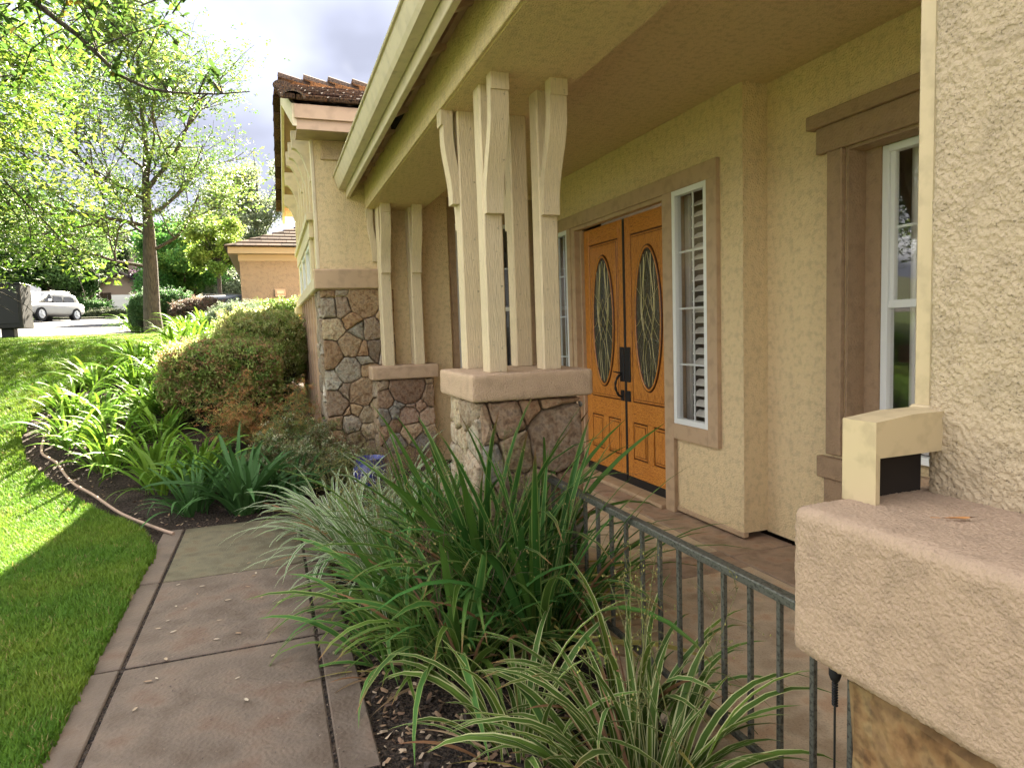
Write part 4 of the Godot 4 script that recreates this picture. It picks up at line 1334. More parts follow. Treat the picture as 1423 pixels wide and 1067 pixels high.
# airy stalks with small capsules, grown through a clump
func wisps(o: Node3D, n: int, h: float, tone: Color, berry: Color) -> void:
	var stem := MB.new()
	var pods := MB.new()
	stem.col = tone
	for k in n:
		var a := rf(0, TAU)
		var p := Vector3(rf(-0.12, 0.12), 0, rf(-0.12, 0.12))
		var top := p + Vector3(cos(a) * rf(0.05, 0.3), h * rf(0.7, 1.1), sin(a) * rf(0.05, 0.3))
		var pts := []
		for q in 6:
			var t := q / 5.0
			pts.append(p.lerp(top, t) + Vector3(cos(a), 0, sin(a)) * 0.06 * t * t)
		stem.tube(pts, [0.0028, 0.0026, 0.0022, 0.0018, 0.0015, 0.001], 4, false)
		for q in 9:
			var s: Vector3 = pts[3].lerp(pts[5], rng.randf())
			var e := s + Vector3(rf(-1, 1), rf(-0.2, 0.8), rf(-1, 1)).normalized() * rf(0.04, 0.13)
			stem.tube([s, s.lerp(e, 0.5) + Vector3(0, 0.01, 0), e], [0.0012, 0.001, 0.0007], 3, false)
			for w in 2:
				var c := e + Vector3(rf(-0.02, 0.02), rf(-0.02, 0.01), rf(-0.02, 0.02))
				pods.col = jit(berry, 0.3)
				var r := rf(0.002, 0.0042)
				for d in [[Vector3(r, 0, 0), Vector3(0, 0, r)], [Vector3(0, 0, r), Vector3(-r, 0, 0)], [Vector3(-r, 0, 0), Vector3(0, 0, -r)], [Vector3(0, 0, -r), Vector3(r, 0, 0)]]:
					pods.tri(c + d[0], c + d[1], c + Vector3(0, r * 1.5, 0), d[0] + d[1] + Vector3(0, r, 0))
					pods.tri(c + d[0], c + d[1], c - Vector3(0, r * 1.5, 0), d[0] + d[1] - Vector3(0, r, 0))
	part("stalk", stem, M.plain, o).set_meta("kind", "stuff")
	part("seed_pod", pods, M.plain, o).set_meta("kind", "stuff")


func build_bed() -> void:
	var sets := {}
	for k in ["cream", "green", "tall", "silver", "agapanthus", "dark"]:
		sets[k] = leaf_set(k)
	var g := "flax lilies in the bed along the porch railing"
	# at, kind, leaves, size, label
	var L := [
		[Vector3(1.02, -0.02, -1.72), "cream", 96, 0.92, "cream edged flax lily nearest the viewer, in front of the railing"],
		[Vector3(1.22, -0.02, -2.16), "cream", 60, 0.88, "cream edged flax lily against the balusters, second from the near column"],
		[Vector3(0.76, -0.02, -2.16), "cream", 44, 0.86, "cream edged flax lily with long leaves bent towards the walk"],
		[Vector3(0.74, -0.02, -2.86), "green", 84, 1.1, "dark green flax lily spilling over the bed's bark beside the walk"],
		[Vector3(1.12, -0.02, -2.86), "tall", 112, 1.24, "tall upright dark green flax lily beside the railing's far half"],
		[Vector3(0.62, -0.02, -3.40), "green", 90, 1.02, "broad green flax lily in the middle of the bed, arching over the walk"],
		[Vector3(1.0, -0.02, -3.26), "tall", 150, 1.36, "tallest green flax lily, standing against the middle stone column"],
		[Vector3(1.36, 0.0, -3.05), "tall", 40, 0.95, "small green flax lily growing between balusters by the middle column"],
		[Vector3(0.58, -0.02, -3.98), "silver", 80, 1.1, "silvery flax lily to the left of the middle stone column"],
		[Vector3(0.86, -0.02, -4.3), "silver", 70, 1.12, "silvery flax lily behind the middle stone column's street side"],
		[Vector3(0.46, -0.02, -4.58), "silver", 80, 1.08, "silvery flax lily leaning far out over the end of the walk"],
		[Vector3(0.78, -0.02, -5.0), "silver", 70, 1.05, "silvery flax lily in front of the blue pot"],
		[Vector3(0.40, -0.01, -5.25), "silver", 66, 1.0, "silvery flax lily at the far end of the walk"],
		[Vector3(1.05, -0.01, -5.6), "silver", 54, 0.9, "silvery flax lily in front of the far column's stone base"],
		[Vector3(0.84, -0.02, -1.02), "cream", 7, 0.72, "few cream edged leaves of a flax lily under the near column cap"],
		[Vector3(0.80, -0.02, -3.72), "tall", 84, 1.15, "upright green flax lily between the tallest one and the silvery ones"],
		[Vector3(0.50, -0.02, -2.95), "green", 44, 0.8, "low green flax lily right at the edge of the walk"],
	]
	for k in L.size():
		var e: Array = L[k]
		var at: Vector3 = e[0]
		at.y = land(at.x, at.z) - 0.03
		var o := clump("flax_lily", e[4], "plant", at, sets[e[1]], int(e[2] * 1.25), e[3], 0.15, g, Vector2(-0.2, 0.03) if at.x < 0.7 else Vector2.ZERO)
		if k in [0, 3, 4, 5, 6, 8, 9, 10, 11, 13]:
			wisps(o, 8 if k < 8 else 12, 0.78 if k != 6 else 1.0, Color(0.10, 0.065, 0.04) if k % 2 else Color(0.15, 0.15, 0.05), Color(0.25, 0.22, 0.07))
		if k == 1:
			wisps(o, 3, 0.55, Color(0.22, 0.25, 0.07), Color(0.42, 0.45, 0.10))
	# agapanthus: clumps with shade put into their leaf colour, then the sunlit rows
	var ag := "agapanthus clumps between the lawn and the hedges"
	var dk := [[-0.30, -6.16, 1.15, 84, "shade-coloured agapanthus at the far end of the walk, nearest clump"], [-0.72, -6.30, 0.9, 46, "shade-coloured agapanthus left of the walk's end, beside the drip hose"], [0.08, -6.32, 0.8, 40, "shade-coloured agapanthus at the walk's far right corner"], [-0.38, -6.75, 1.0, 50, "shade-coloured agapanthus just behind the nearest clump"]]
	for e in dk:
		clump("agapanthus", e[4], "plant", ground_at(e[0], e[1], -0.03), sets.dark, e[3], e[2], 0.12, ag)
	var rows := [[-6.85, [-1.02, -0.72]], [-7.5, [-1.58, -1.2, -0.8]], [-8.2, [-2.05, -1.62, -1.22]], [-9.0, [-2.3, -1.86, -1.46, -1.2]], [-9.9, [-2.15, -1.7, -1.35]], [-10.8, [-1.85, -1.5, -1.15]], [-11.8, [-1.5, -1.2, -0.9]], [-12.9, [-1.35, -1.0]]]
	var nth := ["first", "second", "third", "fourth", "fifth", "sixth", "seventh", "eighth"]
	var proto := []
	for r in rows.size():
		for c in rows[r][1].size():
			var at := ground_at(rows[r][1][c] + rf(-0.06, 0.06), rows[r][0] + rf(-0.12, 0.12), -0.03)
			var label: String = "%s sunlit agapanthus from the lawn, in the %s row behind the walk" % [nth[c], nth[r]]
			var o: Node3D
			if r < 4:
				o = clump("agapanthus", label, "plant", at, sets.agapanthus, 58, rf(0.85, 1.05), 0.15, ag)
				if r == 3:
					proto.append(o)
			else:
				o = proto[(r + c) % proto.size()].duplicate()
				o.name = numbered(self, "agapanthus")
				add_child(o, true)
				o.position = at
				o.rotation.y = rf(0, TAU)
				o.scale = Vector3.ONE * rf(0.9, 1.05)
				tag(o, label, "plant", ag)
	for e in [[-1.22, -14.6, 1.3, "upright bright green agapanthus beside the round grey bush"], [-3.7, -22.2, 1.5, "yellow-green strappy bush left of the big tree trunk"], [-3.2, -22.6, 1.5, "yellow-green strappy bush just left of the clipped round hedge"], [-2.0, -18.2, 1.1, "small yellow-green strappy bush right of the big tree trunk"], [-1.5, -14.2, 1.15, "bright agapanthus between the tree trunk and the round grey bush"]]:
		var o: Node3D = proto[rng.randi() % proto.size()].duplicate()
		o.name = numbered(self, "agapanthus")
		add_child(o, true)
		o.position = ground_at(e[0], e[1], -0.03)
		o.rotation.y = rf(0, TAU)
		o.scale = Vector3.ONE * e[2]
		tag(o, e[3], "plant", ag)


# ---------- shrubs and trees ----------
# a small spray of folded leaves round a twig; made once for each leaf shape
func spray(n: int, leaf: float, wide: float, spread: float) -> ArrayMesh:
	var mb := MB.new()
	for k in n:
		var dir := Vector3(rf(-1, 1), rf(-0.45, 0.9), rf(-1, 1)).normalized()
		var root := Vector3(rf(-1, 1), rf(-1, 1), rf(-1, 1)) * spread
		var side := dir.cross(Vector3(rf(-0.4, 0.4), 1, rf(-0.4, 0.4))).normalized()
		var nn := side.cross(dir)
		mb.col = Color(1, 1, 1) * rf(0.75, 1.15)
		var a := root
		var d := root + dir * leaf - nn * leaf * 0.12
		var m1 := root + dir * leaf * 0.45 + side * wide * 0.5 - nn * wide * 0.12
		var m2 := root + dir * leaf * 0.45 - side * wide * 0.5 - nn * wide * 0.12
		var e := root + dir * leaf * 0.5 + nn * wide * 0.06
		mb.tri(a, m1, e)
		mb.tri(m1, d, e)
		mb.tri(a, e, m2)
		mb.tri(m2, e, d)
	return mb.mesh()


# a clipped or rounded shrub: a dark twiggy core inside a shell of leaf sprays
func shrub(called: String, label: String, category: String, at: Vector3, half: Vector3, square: float, n: int, sp: Mesh, size: float, tones: Array, fuzz: float, group := "", turn := 0.0) -> Node3D:
	var o := thing(called, label, category, at, group)
	o.rotation.y = turn
	var f := FastNoiseLite.new()
	f.seed = rng.randi() % 1000
	f.frequency = 1.6 / maxf(half.x, 0.3)
	var surf := func(d: Vector3) -> Vector3:
		var l := pow(pow(absf(d.x), square) + pow(absf(d.y), square) + pow(absf(d.z), square), 1.0 / square)
		var p := d / l * half
		return p * (1.0 + 0.10 * f.get_noise_3dv(p * 1.5))
	var core := MB.new()
	var rows := []
	for a in 13:
		var row := []
		for b in 20:
			var th := PI * (a / 12.0 - 0.5)
			var ph := TAU * b / 20.0
			row.append(surf.call(Vector3(cos(th) * cos(ph), sin(th), cos(th) * sin(ph))) * 0.86 + Vector3(0, half.y, 0))
		rows.append(row)
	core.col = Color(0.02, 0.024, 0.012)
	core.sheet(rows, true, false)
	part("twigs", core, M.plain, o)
	var xs := []
	var cs := []
	for k in n:
		var d := Vector3(rng.randfn(), absf(rng.randfn()) * 1.1 - 0.35, rng.randfn()).normalized()
		d = (d * Vector3(1.0 / half.x, 1.0 / half.y, 1.0 / half.z).normalized() * 1.0 + d * 0.6).normalized()
		var p: Vector3 = surf.call(d) * (1.0 - absf(rng.randfn(0, 0.05))) + Vector3(rf(-1, 1), rf(-1, 1), rf(-1, 1)) * fuzz + Vector3(0, half.y, 0)
		var b := Basis.from_euler(Vector3(rf(-0.9, 0.9), rf(0, TAU), rf(-0.9, 0.9))).scaled(Vector3.ONE * size * rf(0.7, 1.3))
		xs.append(Transform3D(b, p))
		var t := clampf(0.5 + f.get_noise_3dv(p * 3.0) * 0.8 + rf(-0.35, 0.35), 0, 0.999)
		cs.append(jit(tones[int(t * tones.size())], 0.25, 0.06))
	for k in int(n * 0.012):
		var d := Vector3(rng.randfn(), absf(rng.randfn()) + 0.2, rng.randfn()).normalized()
		var p: Vector3 = surf.call(d) + Vector3(0, half.y, 0)
		for q in 4:
			xs.append(Transform3D(Basis.from_euler(Vector3(rf(-0.5, 0.5), rf(0, TAU), rf(-0.5, 0.5))).scaled(Vector3.ONE * size * 0.75), p + d * size * 0.55 * q))
			cs.append(jit(tones[rng.randi() % tones.size()], 0.25, 0.06))
	copies("foliage", sp, M.leaf, xs, cs, o)
	return o


# wood that forks level by level; every outer stretch is noted as a place for leaves
func grow(mb: MB, start: Vector3, dir: Vector3, length: float, r: float, level: int, spots: Array, rise: float, forks: int, wander := 0.22) -> void:
	var pts := [start]
	var rad := [r]
	var p := start
	var d := dir
	var n := 6
	for k in n:
		d = (d + Vector3(rf(-1, 1), rf(-1, 1) * 0.6, rf(-1, 1)) * wander + Vector3(0, rise, 0)).normalized()
		p += d * length / n
		pts.append(p)
		rad.append(lerpf(r, r * 0.45, float(k + 1) / n))
	mb.tube(pts, rad, 8 if r > 0.05 else 5 if r > 0.012 else 4, false)
	if level <= 1:
		for k in range(1 if level == 0 else 3, n + 1):
			spots.append([pts[k], length])
	if level == 0:
		return
	for k in forks:
		var t := rf(0.3, 1.0)
		var q: Vector3 = pts[int(t * n)]
		var az := rf(0, TAU)
		var ax := d.cross(Vector3(cos(az), sin(az), sin(az * 2.0))).normalized()
		grow(mb, q, d.rotated(ax, rf(0.45, 1.05)), length * rf(0.5, 0.75), rad[int(t * n)] * 0.62, level - 1, spots, rise, forks, wander)


func crown(o: Node3D, spots: Array, n: int, sp: Mesh, size: float, tones: Array, spread: float, low := -9.0) -> void:
	var f := FastNoiseLite.new()
	f.seed = rng.randi() % 1000
	f.frequency = 0.5
	var xs := []
	var cs := []
	for k in n:
		var s: Array = spots[rng.randi() % spots.size()]
		var p: Vector3 = s[0] + Vector3(rng.randfn(), rng.randfn() * 0.7, rng.randfn()) * spread
		if p.y < low:
			continue
		xs.append(Transform3D(Basis.from_euler(Vector3(rf(-0.7, 0.7), rf(0, TAU), rf(-0.7, 0.7))).scaled(Vector3.ONE * size * rf(0.65, 1.3)), p))
		var t := clampf(0.5 + f.get_noise_3dv(p) * 0.7 + rf(-0.4, 0.4), 0, 0.999)
		cs.append(jit(tones[int(t * tones.size())], 0.2, 0.08))
	copies("crown", sp, M.leaf, xs, cs, o)


# a far tree: trunk, limbs and a crown of sprays set in clumps through an egg-shaped space
func far_tree(called: String, label: String, at: Vector3, h: float, half: Vector3, base: float, n: int, sp: Mesh, size: float, tones: Array, trunk: float, group: String, lumps := 26) -> void:
	var o := thing(called, label, "tree", at, group)
	var wood := MB.new()
	var c := Vector3(0, base + half.y, 0)
	wood.tube([Vector3(0, -0.3, 0), Vector3(0.05, base, 0), c + Vector3(0.1, 0, 0), Vector3(0, minf(h * 0.86, c.y + half.y * 0.7), 0)], [trunk, trunk * 0.8, trunk * 0.4, trunk * 0.08], 8, false)
	var spots := []
	for k in lumps:
		var d := Vector3(rng.randfn(), rng.randfn(), rng.randfn()).normalized() * pow(rng.randf(), 0.4)
		var p := c + d * half * 0.88
		spots.append([p, maxf(half.x, half.z) * rf(0.18, 0.34)])
		var from := c + Vector3(0, -half.y * 0.6, 0) + Vector3(0, (p.y - c.y) * 0.5, 0)
		wood.tube([from, from.lerp(p, 0.5) + Vector3(0, 0.1, 0), p], [trunk * 0.3, trunk * 0.2, trunk * 0.06], 5, false)
	part("trunk", wood, M.bark, o)
	var xs := []
	var cs := []
	var tone_of := []
	for k in lumps:
		tone_of.append(rng.randf())
	for k in n:
		var j := rng.randi() % lumps
		var s: Array = spots[j]
		var d := Vector3(rng.randfn(), rng.randfn() * 0.7, rng.randfn()).normalized() * pow(rng.randf(), 0.45)
		var p: Vector3 = s[0] + d * s[1] * 1.25
		xs.append(Transform3D(Basis.from_euler(Vector3(rf(-0.8, 0.8), rf(0, TAU), rf(-0.8, 0.8))).scaled(Vector3.ONE * size * rf(0.6, 1.3)), p))
		var t := clampf(tone_of[j] * 0.6 + rf(0, 0.4), 0, 0.999)
		cs.append(jit(tones[int(t * tones.size())], 0.2, 0.06))
	copies("crown", sp, M.leaf, xs, cs, o)


func build_shrubs() -> void:
	var tiny := spray(7, 0.5, 0.26, 0.35)
	var fine := spray(8, 0.75, 0.12, 0.2)
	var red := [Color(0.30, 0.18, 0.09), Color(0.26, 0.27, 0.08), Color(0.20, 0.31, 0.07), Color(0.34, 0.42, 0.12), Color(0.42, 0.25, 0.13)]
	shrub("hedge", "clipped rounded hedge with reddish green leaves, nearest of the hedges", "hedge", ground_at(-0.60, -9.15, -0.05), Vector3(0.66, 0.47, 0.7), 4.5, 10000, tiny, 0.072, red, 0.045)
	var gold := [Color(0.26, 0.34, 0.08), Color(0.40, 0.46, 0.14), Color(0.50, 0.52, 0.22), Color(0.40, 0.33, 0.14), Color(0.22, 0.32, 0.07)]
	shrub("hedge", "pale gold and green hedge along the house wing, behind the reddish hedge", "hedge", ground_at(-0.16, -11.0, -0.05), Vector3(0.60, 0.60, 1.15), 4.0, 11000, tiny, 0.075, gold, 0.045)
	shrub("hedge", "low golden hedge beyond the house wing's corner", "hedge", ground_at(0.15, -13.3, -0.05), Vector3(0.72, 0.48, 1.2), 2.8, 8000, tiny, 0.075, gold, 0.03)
	shrub("hedge", "green hedge with yellow tips in front of the neighbouring house wall", "hedge", ground_at(0.35, -16.8, -0.05), Vector3(1.15, 0.60, 0.8), 3.0, 12000, tiny, 0.07, [Color(0.10, 0.19, 0.03), Color(0.15, 0.24, 0.05), Color(0.24, 0.27, 0.07)], 0.03)
	shrub("round_bush", "round grey-green rosemary-like bush with fine upright leaves", "bush", ground_at(-0.58, -14.4, -0.1), Vector3(0.66, 0.50, 0.6), 2.1, 12000, fine, 0.075, [Color(0.10, 0.15, 0.075), Color(0.14, 0.20, 0.10), Color(0.18, 0.24, 0.13)], 0.04)
	shrub("clipped_hedge", "dark green clipped barrel-shaped hedge just behind the big tree trunk", "hedge", ground_at(-2.80, -21.0, -0.1), Vector3(0.82, 0.60, 0.7), 3.0, 9000, tiny, 0.09, [Color(0.04, 0.10, 0.03), Color(0.06, 0.14, 0.04), Color(0.09, 0.17, 0.05)], 0.02)
	# the low feathery reddish shrub and its greener neighbours
	var nand := [Color(0.46, 0.20, 0.08), Color(0.34, 0.25, 0.08), Color(0.22, 0.30, 0.08), Color(0.50, 0.27, 0.10)]
	var g := "airy low shrubs by the house wing"
	for e in [[-0.08, -7.95, 0.46, 0.46, 0, "feathery shrub with rust-red leaves in front of the reddish hedge"], [0.24, -7.5, 0.36, 0.40, 1, "feathery bronze-green shrub beside the wing's stone corner"], [0.16, -6.95, 0.4, 0.34, 2, "low airy green shrub with tiny pale flowers before the stone corner"], [0.42, -6.75, 0.36, 0.28, 2, "wiry dull green shrub in front of the stone skirt"]]:
		var o := thing("feathery_shrub", e[5], "shrub", ground_at(e[0], e[1], -0.03), g)
		var wood := MB.new()
		var spots := []
		for k in 9:
			var an := rf(0, TAU)
			grow(wood, Vector3(rf(-0.05, 0.05), 0, rf(-0.05, 0.05)), Vector3(cos(an) * 0.7, 1.0, sin(an) * 0.7).normalized(), e[3] * 1.5, 0.006, 1, spots, -0.06, 3, 0.25)
		part("stem", wood, M.bark, o)
		var tones: Array = nand if e[4] == 0 else [nand[1], nand[2], Color(0.12, 0.15, 0.05)] if e[4] == 1 else [Color(0.20, 0.24, 0.08), Color(0.15, 0.22, 0.07), Color(0.46, 0.46, 0.28), Color(0.22, 0.16, 0.08)]
		var xs := []
		var cs := []
		for k in 2400:
			var s: Array = spots[rng.randi() % spots.size()]
			var p: Vector3 = s[0] + Vector3(rng.randfn(), rng.randfn() * 0.5, rng.randfn()) * 0.07 * (e[2] / 0.4)
			p.y = maxf(p.y, 0.01)
			xs.append(Transform3D(Basis.from_euler(Vector3(rf(-0.5, 0.5), rf(0, TAU), rf(-0.5, 0.5))).scaled(Vector3.ONE * rf(0.034, 0.062)), p))
			cs.append(jit(tones[rng.randi() % tones.size()], 0.3, 0.1))
		copies("foliage", fine if e[4] < 2 else tiny, M.leaf, xs, cs, o)


func build_trees() -> void:
	var lf := spray(6, 1.0, 0.5, 0.7)
	var sparse := spray(4, 1.0, 0.42, 0.8)
	var lime := [Color(0.13, 0.22, 0.035), Color(0.18, 0.28, 0.045), Color(0.25, 0.35, 0.055), Color(0.33, 0.40, 0.08)]
	# the street tree at the end of the lawn
	var o := thing("street_tree", "slender tree with open light green crown at the lawn's far end", "tree", ground_at(-2.45, -16.7, -0.05))
	var wood := MB.new()
	var spots := []
	wood.tube([Vector3(0, -0.1, 0), Vector3(0, 0.12, 0), Vector3(-0.01, 0.6, 0), Vector3(0.03, 1.6, 0), Vector3(0.06, 2.4, 0.03), Vector3(0.05, 3.2, 0), Vector3(0.14, 4.3, 0.05), Vector3(0.06, 5.4, 0), Vector3(0.1, 6.4, 0)], [0.28, 0.205, 0.172, 0.15, 0.115, 0.08, 0.05, 0.03, 0.013], 12, false)
	var limbs := [[1.55, Vector3(-1, 0.18, 0.2), 1.9, 0.05], [1.9, Vector3(0.9, 0.35, 0.4), 1.7, 0.05], [2.2, Vector3(-0.5, 0.4, -0.9), 1.7, 0.05], [2.45, Vector3(-1.0, 0.32, 0.1), 2.2, 0.062], [2.7, Vector3(0.75, 0.55, -0.4), 2.0, 0.06], [3.0, Vector3(-0.9, 0.6, 0.3), 2.0, 0.055], [3.2, Vector3(0.8, 0.75, 0.2), 2.3, 0.07], [3.3, Vector3(0.2, 0.6, 0.9), 1.7, 0.045], [3.7, Vector3(-0.7, 0.8, -0.2), 1.7, 0.045], [4.3, Vector3(0.6, 0.9, 0.1), 1.6, 0.04], [4.6, Vector3(-0.6, 0.9, 0.3), 1.5, 0.035], [5.3, Vector3(0.3, 1, 0.3), 1.3, 0.03], [5.6, Vector3(-0.3, 1, -0.2), 1.2, 0.03]]
	for l in limbs:
		grow(wood, Vector3(0.05, l[0], 0), l[1].normalized(), l[2] * 1.12, l[3] * 0.8, 2, spots, 0.05, 5)
	part("trunk", wood, M.bark, o)
	crown(o, spots, 10500, sparse, 0.085, [Color(0.06, 0.11, 0.022), Color(0.08, 0.14, 0.028), Color(0.11, 0.175, 0.034), Color(0.16, 0.21, 0.045)], 0.25)
	# the tree at the left whose boughs hang into view
	o = thing("bough_tree", "lime green tree with hanging boughs at the photo's left edge", "tree", ground_at(-5.6, -9.6, -0.05))
	wood = MB.new()
	spots = []
	wood.tube([Vector3(0, -0.2, 0), Vector3(0, 1.4, 0), Vector3(0.15, 2.8, 0.1), Vector3(0.1, 4.6, 0), Vector3(0.2, 6.4, 0)], [0.26, 0.2, 0.17, 0.1, 0.04], 10, false)
	for k in 15:
		var an := rf(-1.5, 1.5)
		var y := rf(1.9, 5.6)
		grow(wood, Vector3(0.1, y, 0), Vector3(cos(an), rf(0.05, 0.5), sin(an)).normalized(), rf(2.1, 3.0), 0.05, 2, spots, -0.06, 4)
	part("trunk", wood, M.bark, o)
	crown(o, spots, 13000, sparse, 0.085, [Color(0.075, 0.15, 0.018), Color(0.10, 0.19, 0.022), Color(0.15, 0.24, 0.03), Color(0.20, 0.26, 0.045)], 0.2, 1.6)
	# a golden sapling under it
	far_tree("golden_tree", "small tree with orange-yellow leaves at the left edge above the mailbox", ground_at(-7.35, -19.0), 3.6, Vector3(0.95, 0.9, 0.9), 1.5, 2200, lf, 0.10, [Color(0.42, 0.27, 0.05), Color(0.38, 0.32, 0.06), Color(0.45, 0.22, 0.05)], 0.06, "")
	# the oak bough overhead, close by
	o = thing("oak_tree", "dark oval-leaved tree whose branch hangs across the upper left sky", "tree", Vector3(-4.4, 0, -4.0))
	wood = MB.new()
	spots = []
	wood.tube([Vector3(0, -0.1, 0), Vector3(0.05, 1.5, 0), Vector3(0.3, 3.0, 0), Vector3(0.7, 4.6, 0.1)], [0.24, 0.2, 0.17, 0.08], 10, false)
	var bough := [Vector3(0.25, 2.9, 0), Vector3(1.4, 3.5, -0.1), Vector3(2.6, 3.62, -0.1), Vector3(3.2, 3.38, -0.15), Vector3(3.54, 3.12, -0.2), Vector3(3.71, 2.94, -0.2), Vector3(3.85, 2.88, -0.2), Vector3(3.97, 2.87, -0.2), Vector3(4.19, 2.88, -0.2), Vector3(4.37, 2.91, -0.2)]
	wood.tube(bough, [0.10, 0.06, 0.035, 0.018, 0.0125, 0.010, 0.008, 0.0065, 0.005, 0.003], 8, false)
	var tw := []
	for k in range(2, bough.size()):
		for q in 5 if k < 7 else 3:
			var s: Vector3 = bough[k - 1].lerp(bough[k], rng.randf())
			var up := 0.3 if k < 6 else 0.1
			var d := Vector3(rf(-0.6, 0.9), rf(-0.7, 1.0) + up, rf(-1, 1)).normalized()
			var len := rf(0.25, 0.55) if k < 6 else rf(0.08, 0.2)
			var e := s + d * len
			wood.tube([s, s.lerp(e, 0.5) + Vector3(0, 0.015, 0), e], [0.005, 0.0035, 0.0018], 5, false)
			tw.append([s, e])
	# a mass of twigs higher up
	for k in 230:
		var s := Vector3(rf(2.5, 4.05), 0, rf(-0.9, 0.6))
		s.y = 2.98 + rf(0.0, 0.85) + maxf(0.0, s.x - 3.3) * 0.3
		var e := s + Vector3(rf(-0.3, 0.35), rf(-0.25, 0.2), rf(-0.35, 0.35))
		wood.tube([s, s.lerp(e, 0.5) + Vector3(0, 0.015, 0), e], [0.0045, 0.0032, 0.002], 5, false)
		tw.append([s, e])
	for k in 9:
		wood.tube([Vector3(0.5, 3.6, 0), Vector3(1.8, 4.0 + rf(-0.2, 0.4), rf(-0.5, 0.5)), Vector3(rf(2.6, 3.9), rf(3.5, 4.1), rf(-0.8, 0.6))], [0.05, 0.02, 0.004], 6, false)
	part("trunk", wood, M.bark, o)
	var oval := MB.new()
	var orows := []
	for t in [[0.0, 0.0], [0.12, 0.28], [0.4, 0.5], [0.7, 0.42], [0.9, 0.2], [1.0, 0.0]]:
		var dip: float = -0.15 * t[0] * t[0]
		orows.append([Vector3(-t[1] * 0.5, dip + t[1] * 0.12, t[0]), Vector3(0, dip, t[0]), Vector3(t[1] * 0.5, dip + t[1] * 0.12, t[0])])
	oval.sheet(orows, false, false)
	var xs := []
	var cs := []
	for k in 3600:
		var t: Array = tw[rng.randi() % tw.size()]
		var p: Vector3 = t[0].lerp(t[1], 0.2 + 0.8 * rng.randf())
		xs.append(Transform3D(Basis.from_euler(Vector3(rf(-1.1, 1.0), rf(0, TAU), rf(-0.6, 0.6))).scaled(Vector3.ONE * rf(0.034, 0.062)), p))
		var c: Color = [Color(0.05, 0.10, 0.02), Color(0.08, 0.15, 0.025), Color(0.12, 0.20, 0.03), Color(0.045, 0.085, 0.02)][rng.randi() % 4]
		if rng.randf() < 0.05:
			c = Color(0.4, 0.30, 0.05)
		cs.append(jit(c, 0.2, 0.05))
	copies("crown", oval.mesh(), M.leaf, xs, cs, o)
	# across the street
	var deep := [Color(0.06, 0.13, 0.035), Color(0.085, 0.17, 0.045), Color(0.12, 0.22, 0.06), Color(0.17, 0.26, 0.08)]
	var dark := [Color(0.03, 0.055, 0.02), Color(0.05, 0.08, 0.03), Color(0.075, 0.10, 0.04)]
	var grey := [Color(0.12, 0.16, 0.08), Color(0.17, 0.21, 0.12), Color(0.22, 0.26, 0.16)]
	var T := [
		["broad_tree", "broad green tree over the white car across the street", -13.6, -52.0, 6.2, Vector3(4.0, 2.6, 3.5), 1.6, 9000, lf, 0.24, deep, 0.3],
		["broad_tree", "tall green tree behind the left end of the street", -19.5, -60.0, 9.5, Vector3(5.5, 4.4, 4.0), 1.6, 7000, lf, 0.32, deep, 0.35],
		["dark_tree", "dark drooping tree left of the pale garage", -11.6, -55.0, 7.0, Vector3(1.9, 2.2, 1.8), 3.0, 5000, lf, 0.22, dark, 0.25],
		["olive_tree", "small grey-green tree beside the pale garage", -12.6, -51.5, 3.4, Vector3(1.0, 1.1, 1.0), 1.3, 1800, sparse, 0.17, grey, 0.09],
		["plum_tree", "small purple-leaved tree right of the pale garage", -8.0, -56.0, 5.0, Vector3(1.35, 1.9, 1.2), 1.2, 2600, lf, 0.2, [Color(0.045, 0.02, 0.05), Color(0.07, 0.035, 0.075), Color(0.09, 0.05, 0.09)], 0.12],
		["green_tree", "dense bright green tree right of the slender tree's trunk", -4.0, -38.0, 5.2, Vector3(2.4, 2.3, 2.0), 0.6, 9000, lf, 0.17, [Color(0.045, 0.15, 0.025), Color(0.07, 0.20, 0.035), Color(0.11, 0.26, 0.05), Color(0.2, 0.33, 0.06)], 0.2],
		["green_tree", "leafy green tree beside the neighbouring house roof", -2.1, -33.0, 5.4, Vector3(1.3, 1.7, 1.3), 2.0, 3600, sparse, 0.16, lime, 0.11],
		["thin_tree", "tall thin grey-leaved tree rising beside the house wing", -0.35, -46.0, 12.3, Vector3(2.3, 4.4, 2.2), 3.0, 3800, sparse, 0.21, grey, 0.16],
		["thin_tree", "thin grey-leaved tree behind the slender tree's right side", -3.4, -62.0, 11.5, Vector3(3.2, 4.2, 2.6), 2.6, 3600, sparse, 0.27, grey, 0.18],
		["hill_tree", "rounded tree on the slope behind the slender tree's trunk", -7.3, -76.0, 8.0, Vector3(4.2, 3.4, 3.5), 1.0, 4000, lf, 0.38, deep, 0.3],
		["hill_tree", "olive-green tree on the slope behind the dark parked cars", -3.0, -72.0, 8.0, Vector3(3.4, 3.3, 3.0), 1.0, 4000, lf, 0.36, grey, 0.3],
		["hill_tree", "dark tree on the slope left of the neighbouring house", 1.5, -80.0, 8.5, Vector3(4.0, 3.5, 3.5), 1.0, 4000, lf, 0.38, deep, 0.3],
		["hill_tree", "large dark tree at the far left beyond the fence", -29.0, -72.0, 11.0, Vector3(6.5, 5.0, 5.0), 1.0, 5000, lf, 0.45, dark, 0.4],
		["hill_tree", "tall pale tree on the skyline behind the pale garage", -14.5, -84.0, 9.5, Vector3(4.5, 4.0, 3.5), 1.2, 3600, sparse, 0.42, grey, 0.3],
	]
	for t in T:
		far_tree(t[0], t[1], ground_at(t[2], t[3], -0.1), t[4], t[5], t[6], t[7], t[8], t[9], t[10], t[11], "trees beyond the lawn")
	# hedges across the street
	var tiny := spray(7, 0.5, 0.28, 0.35)
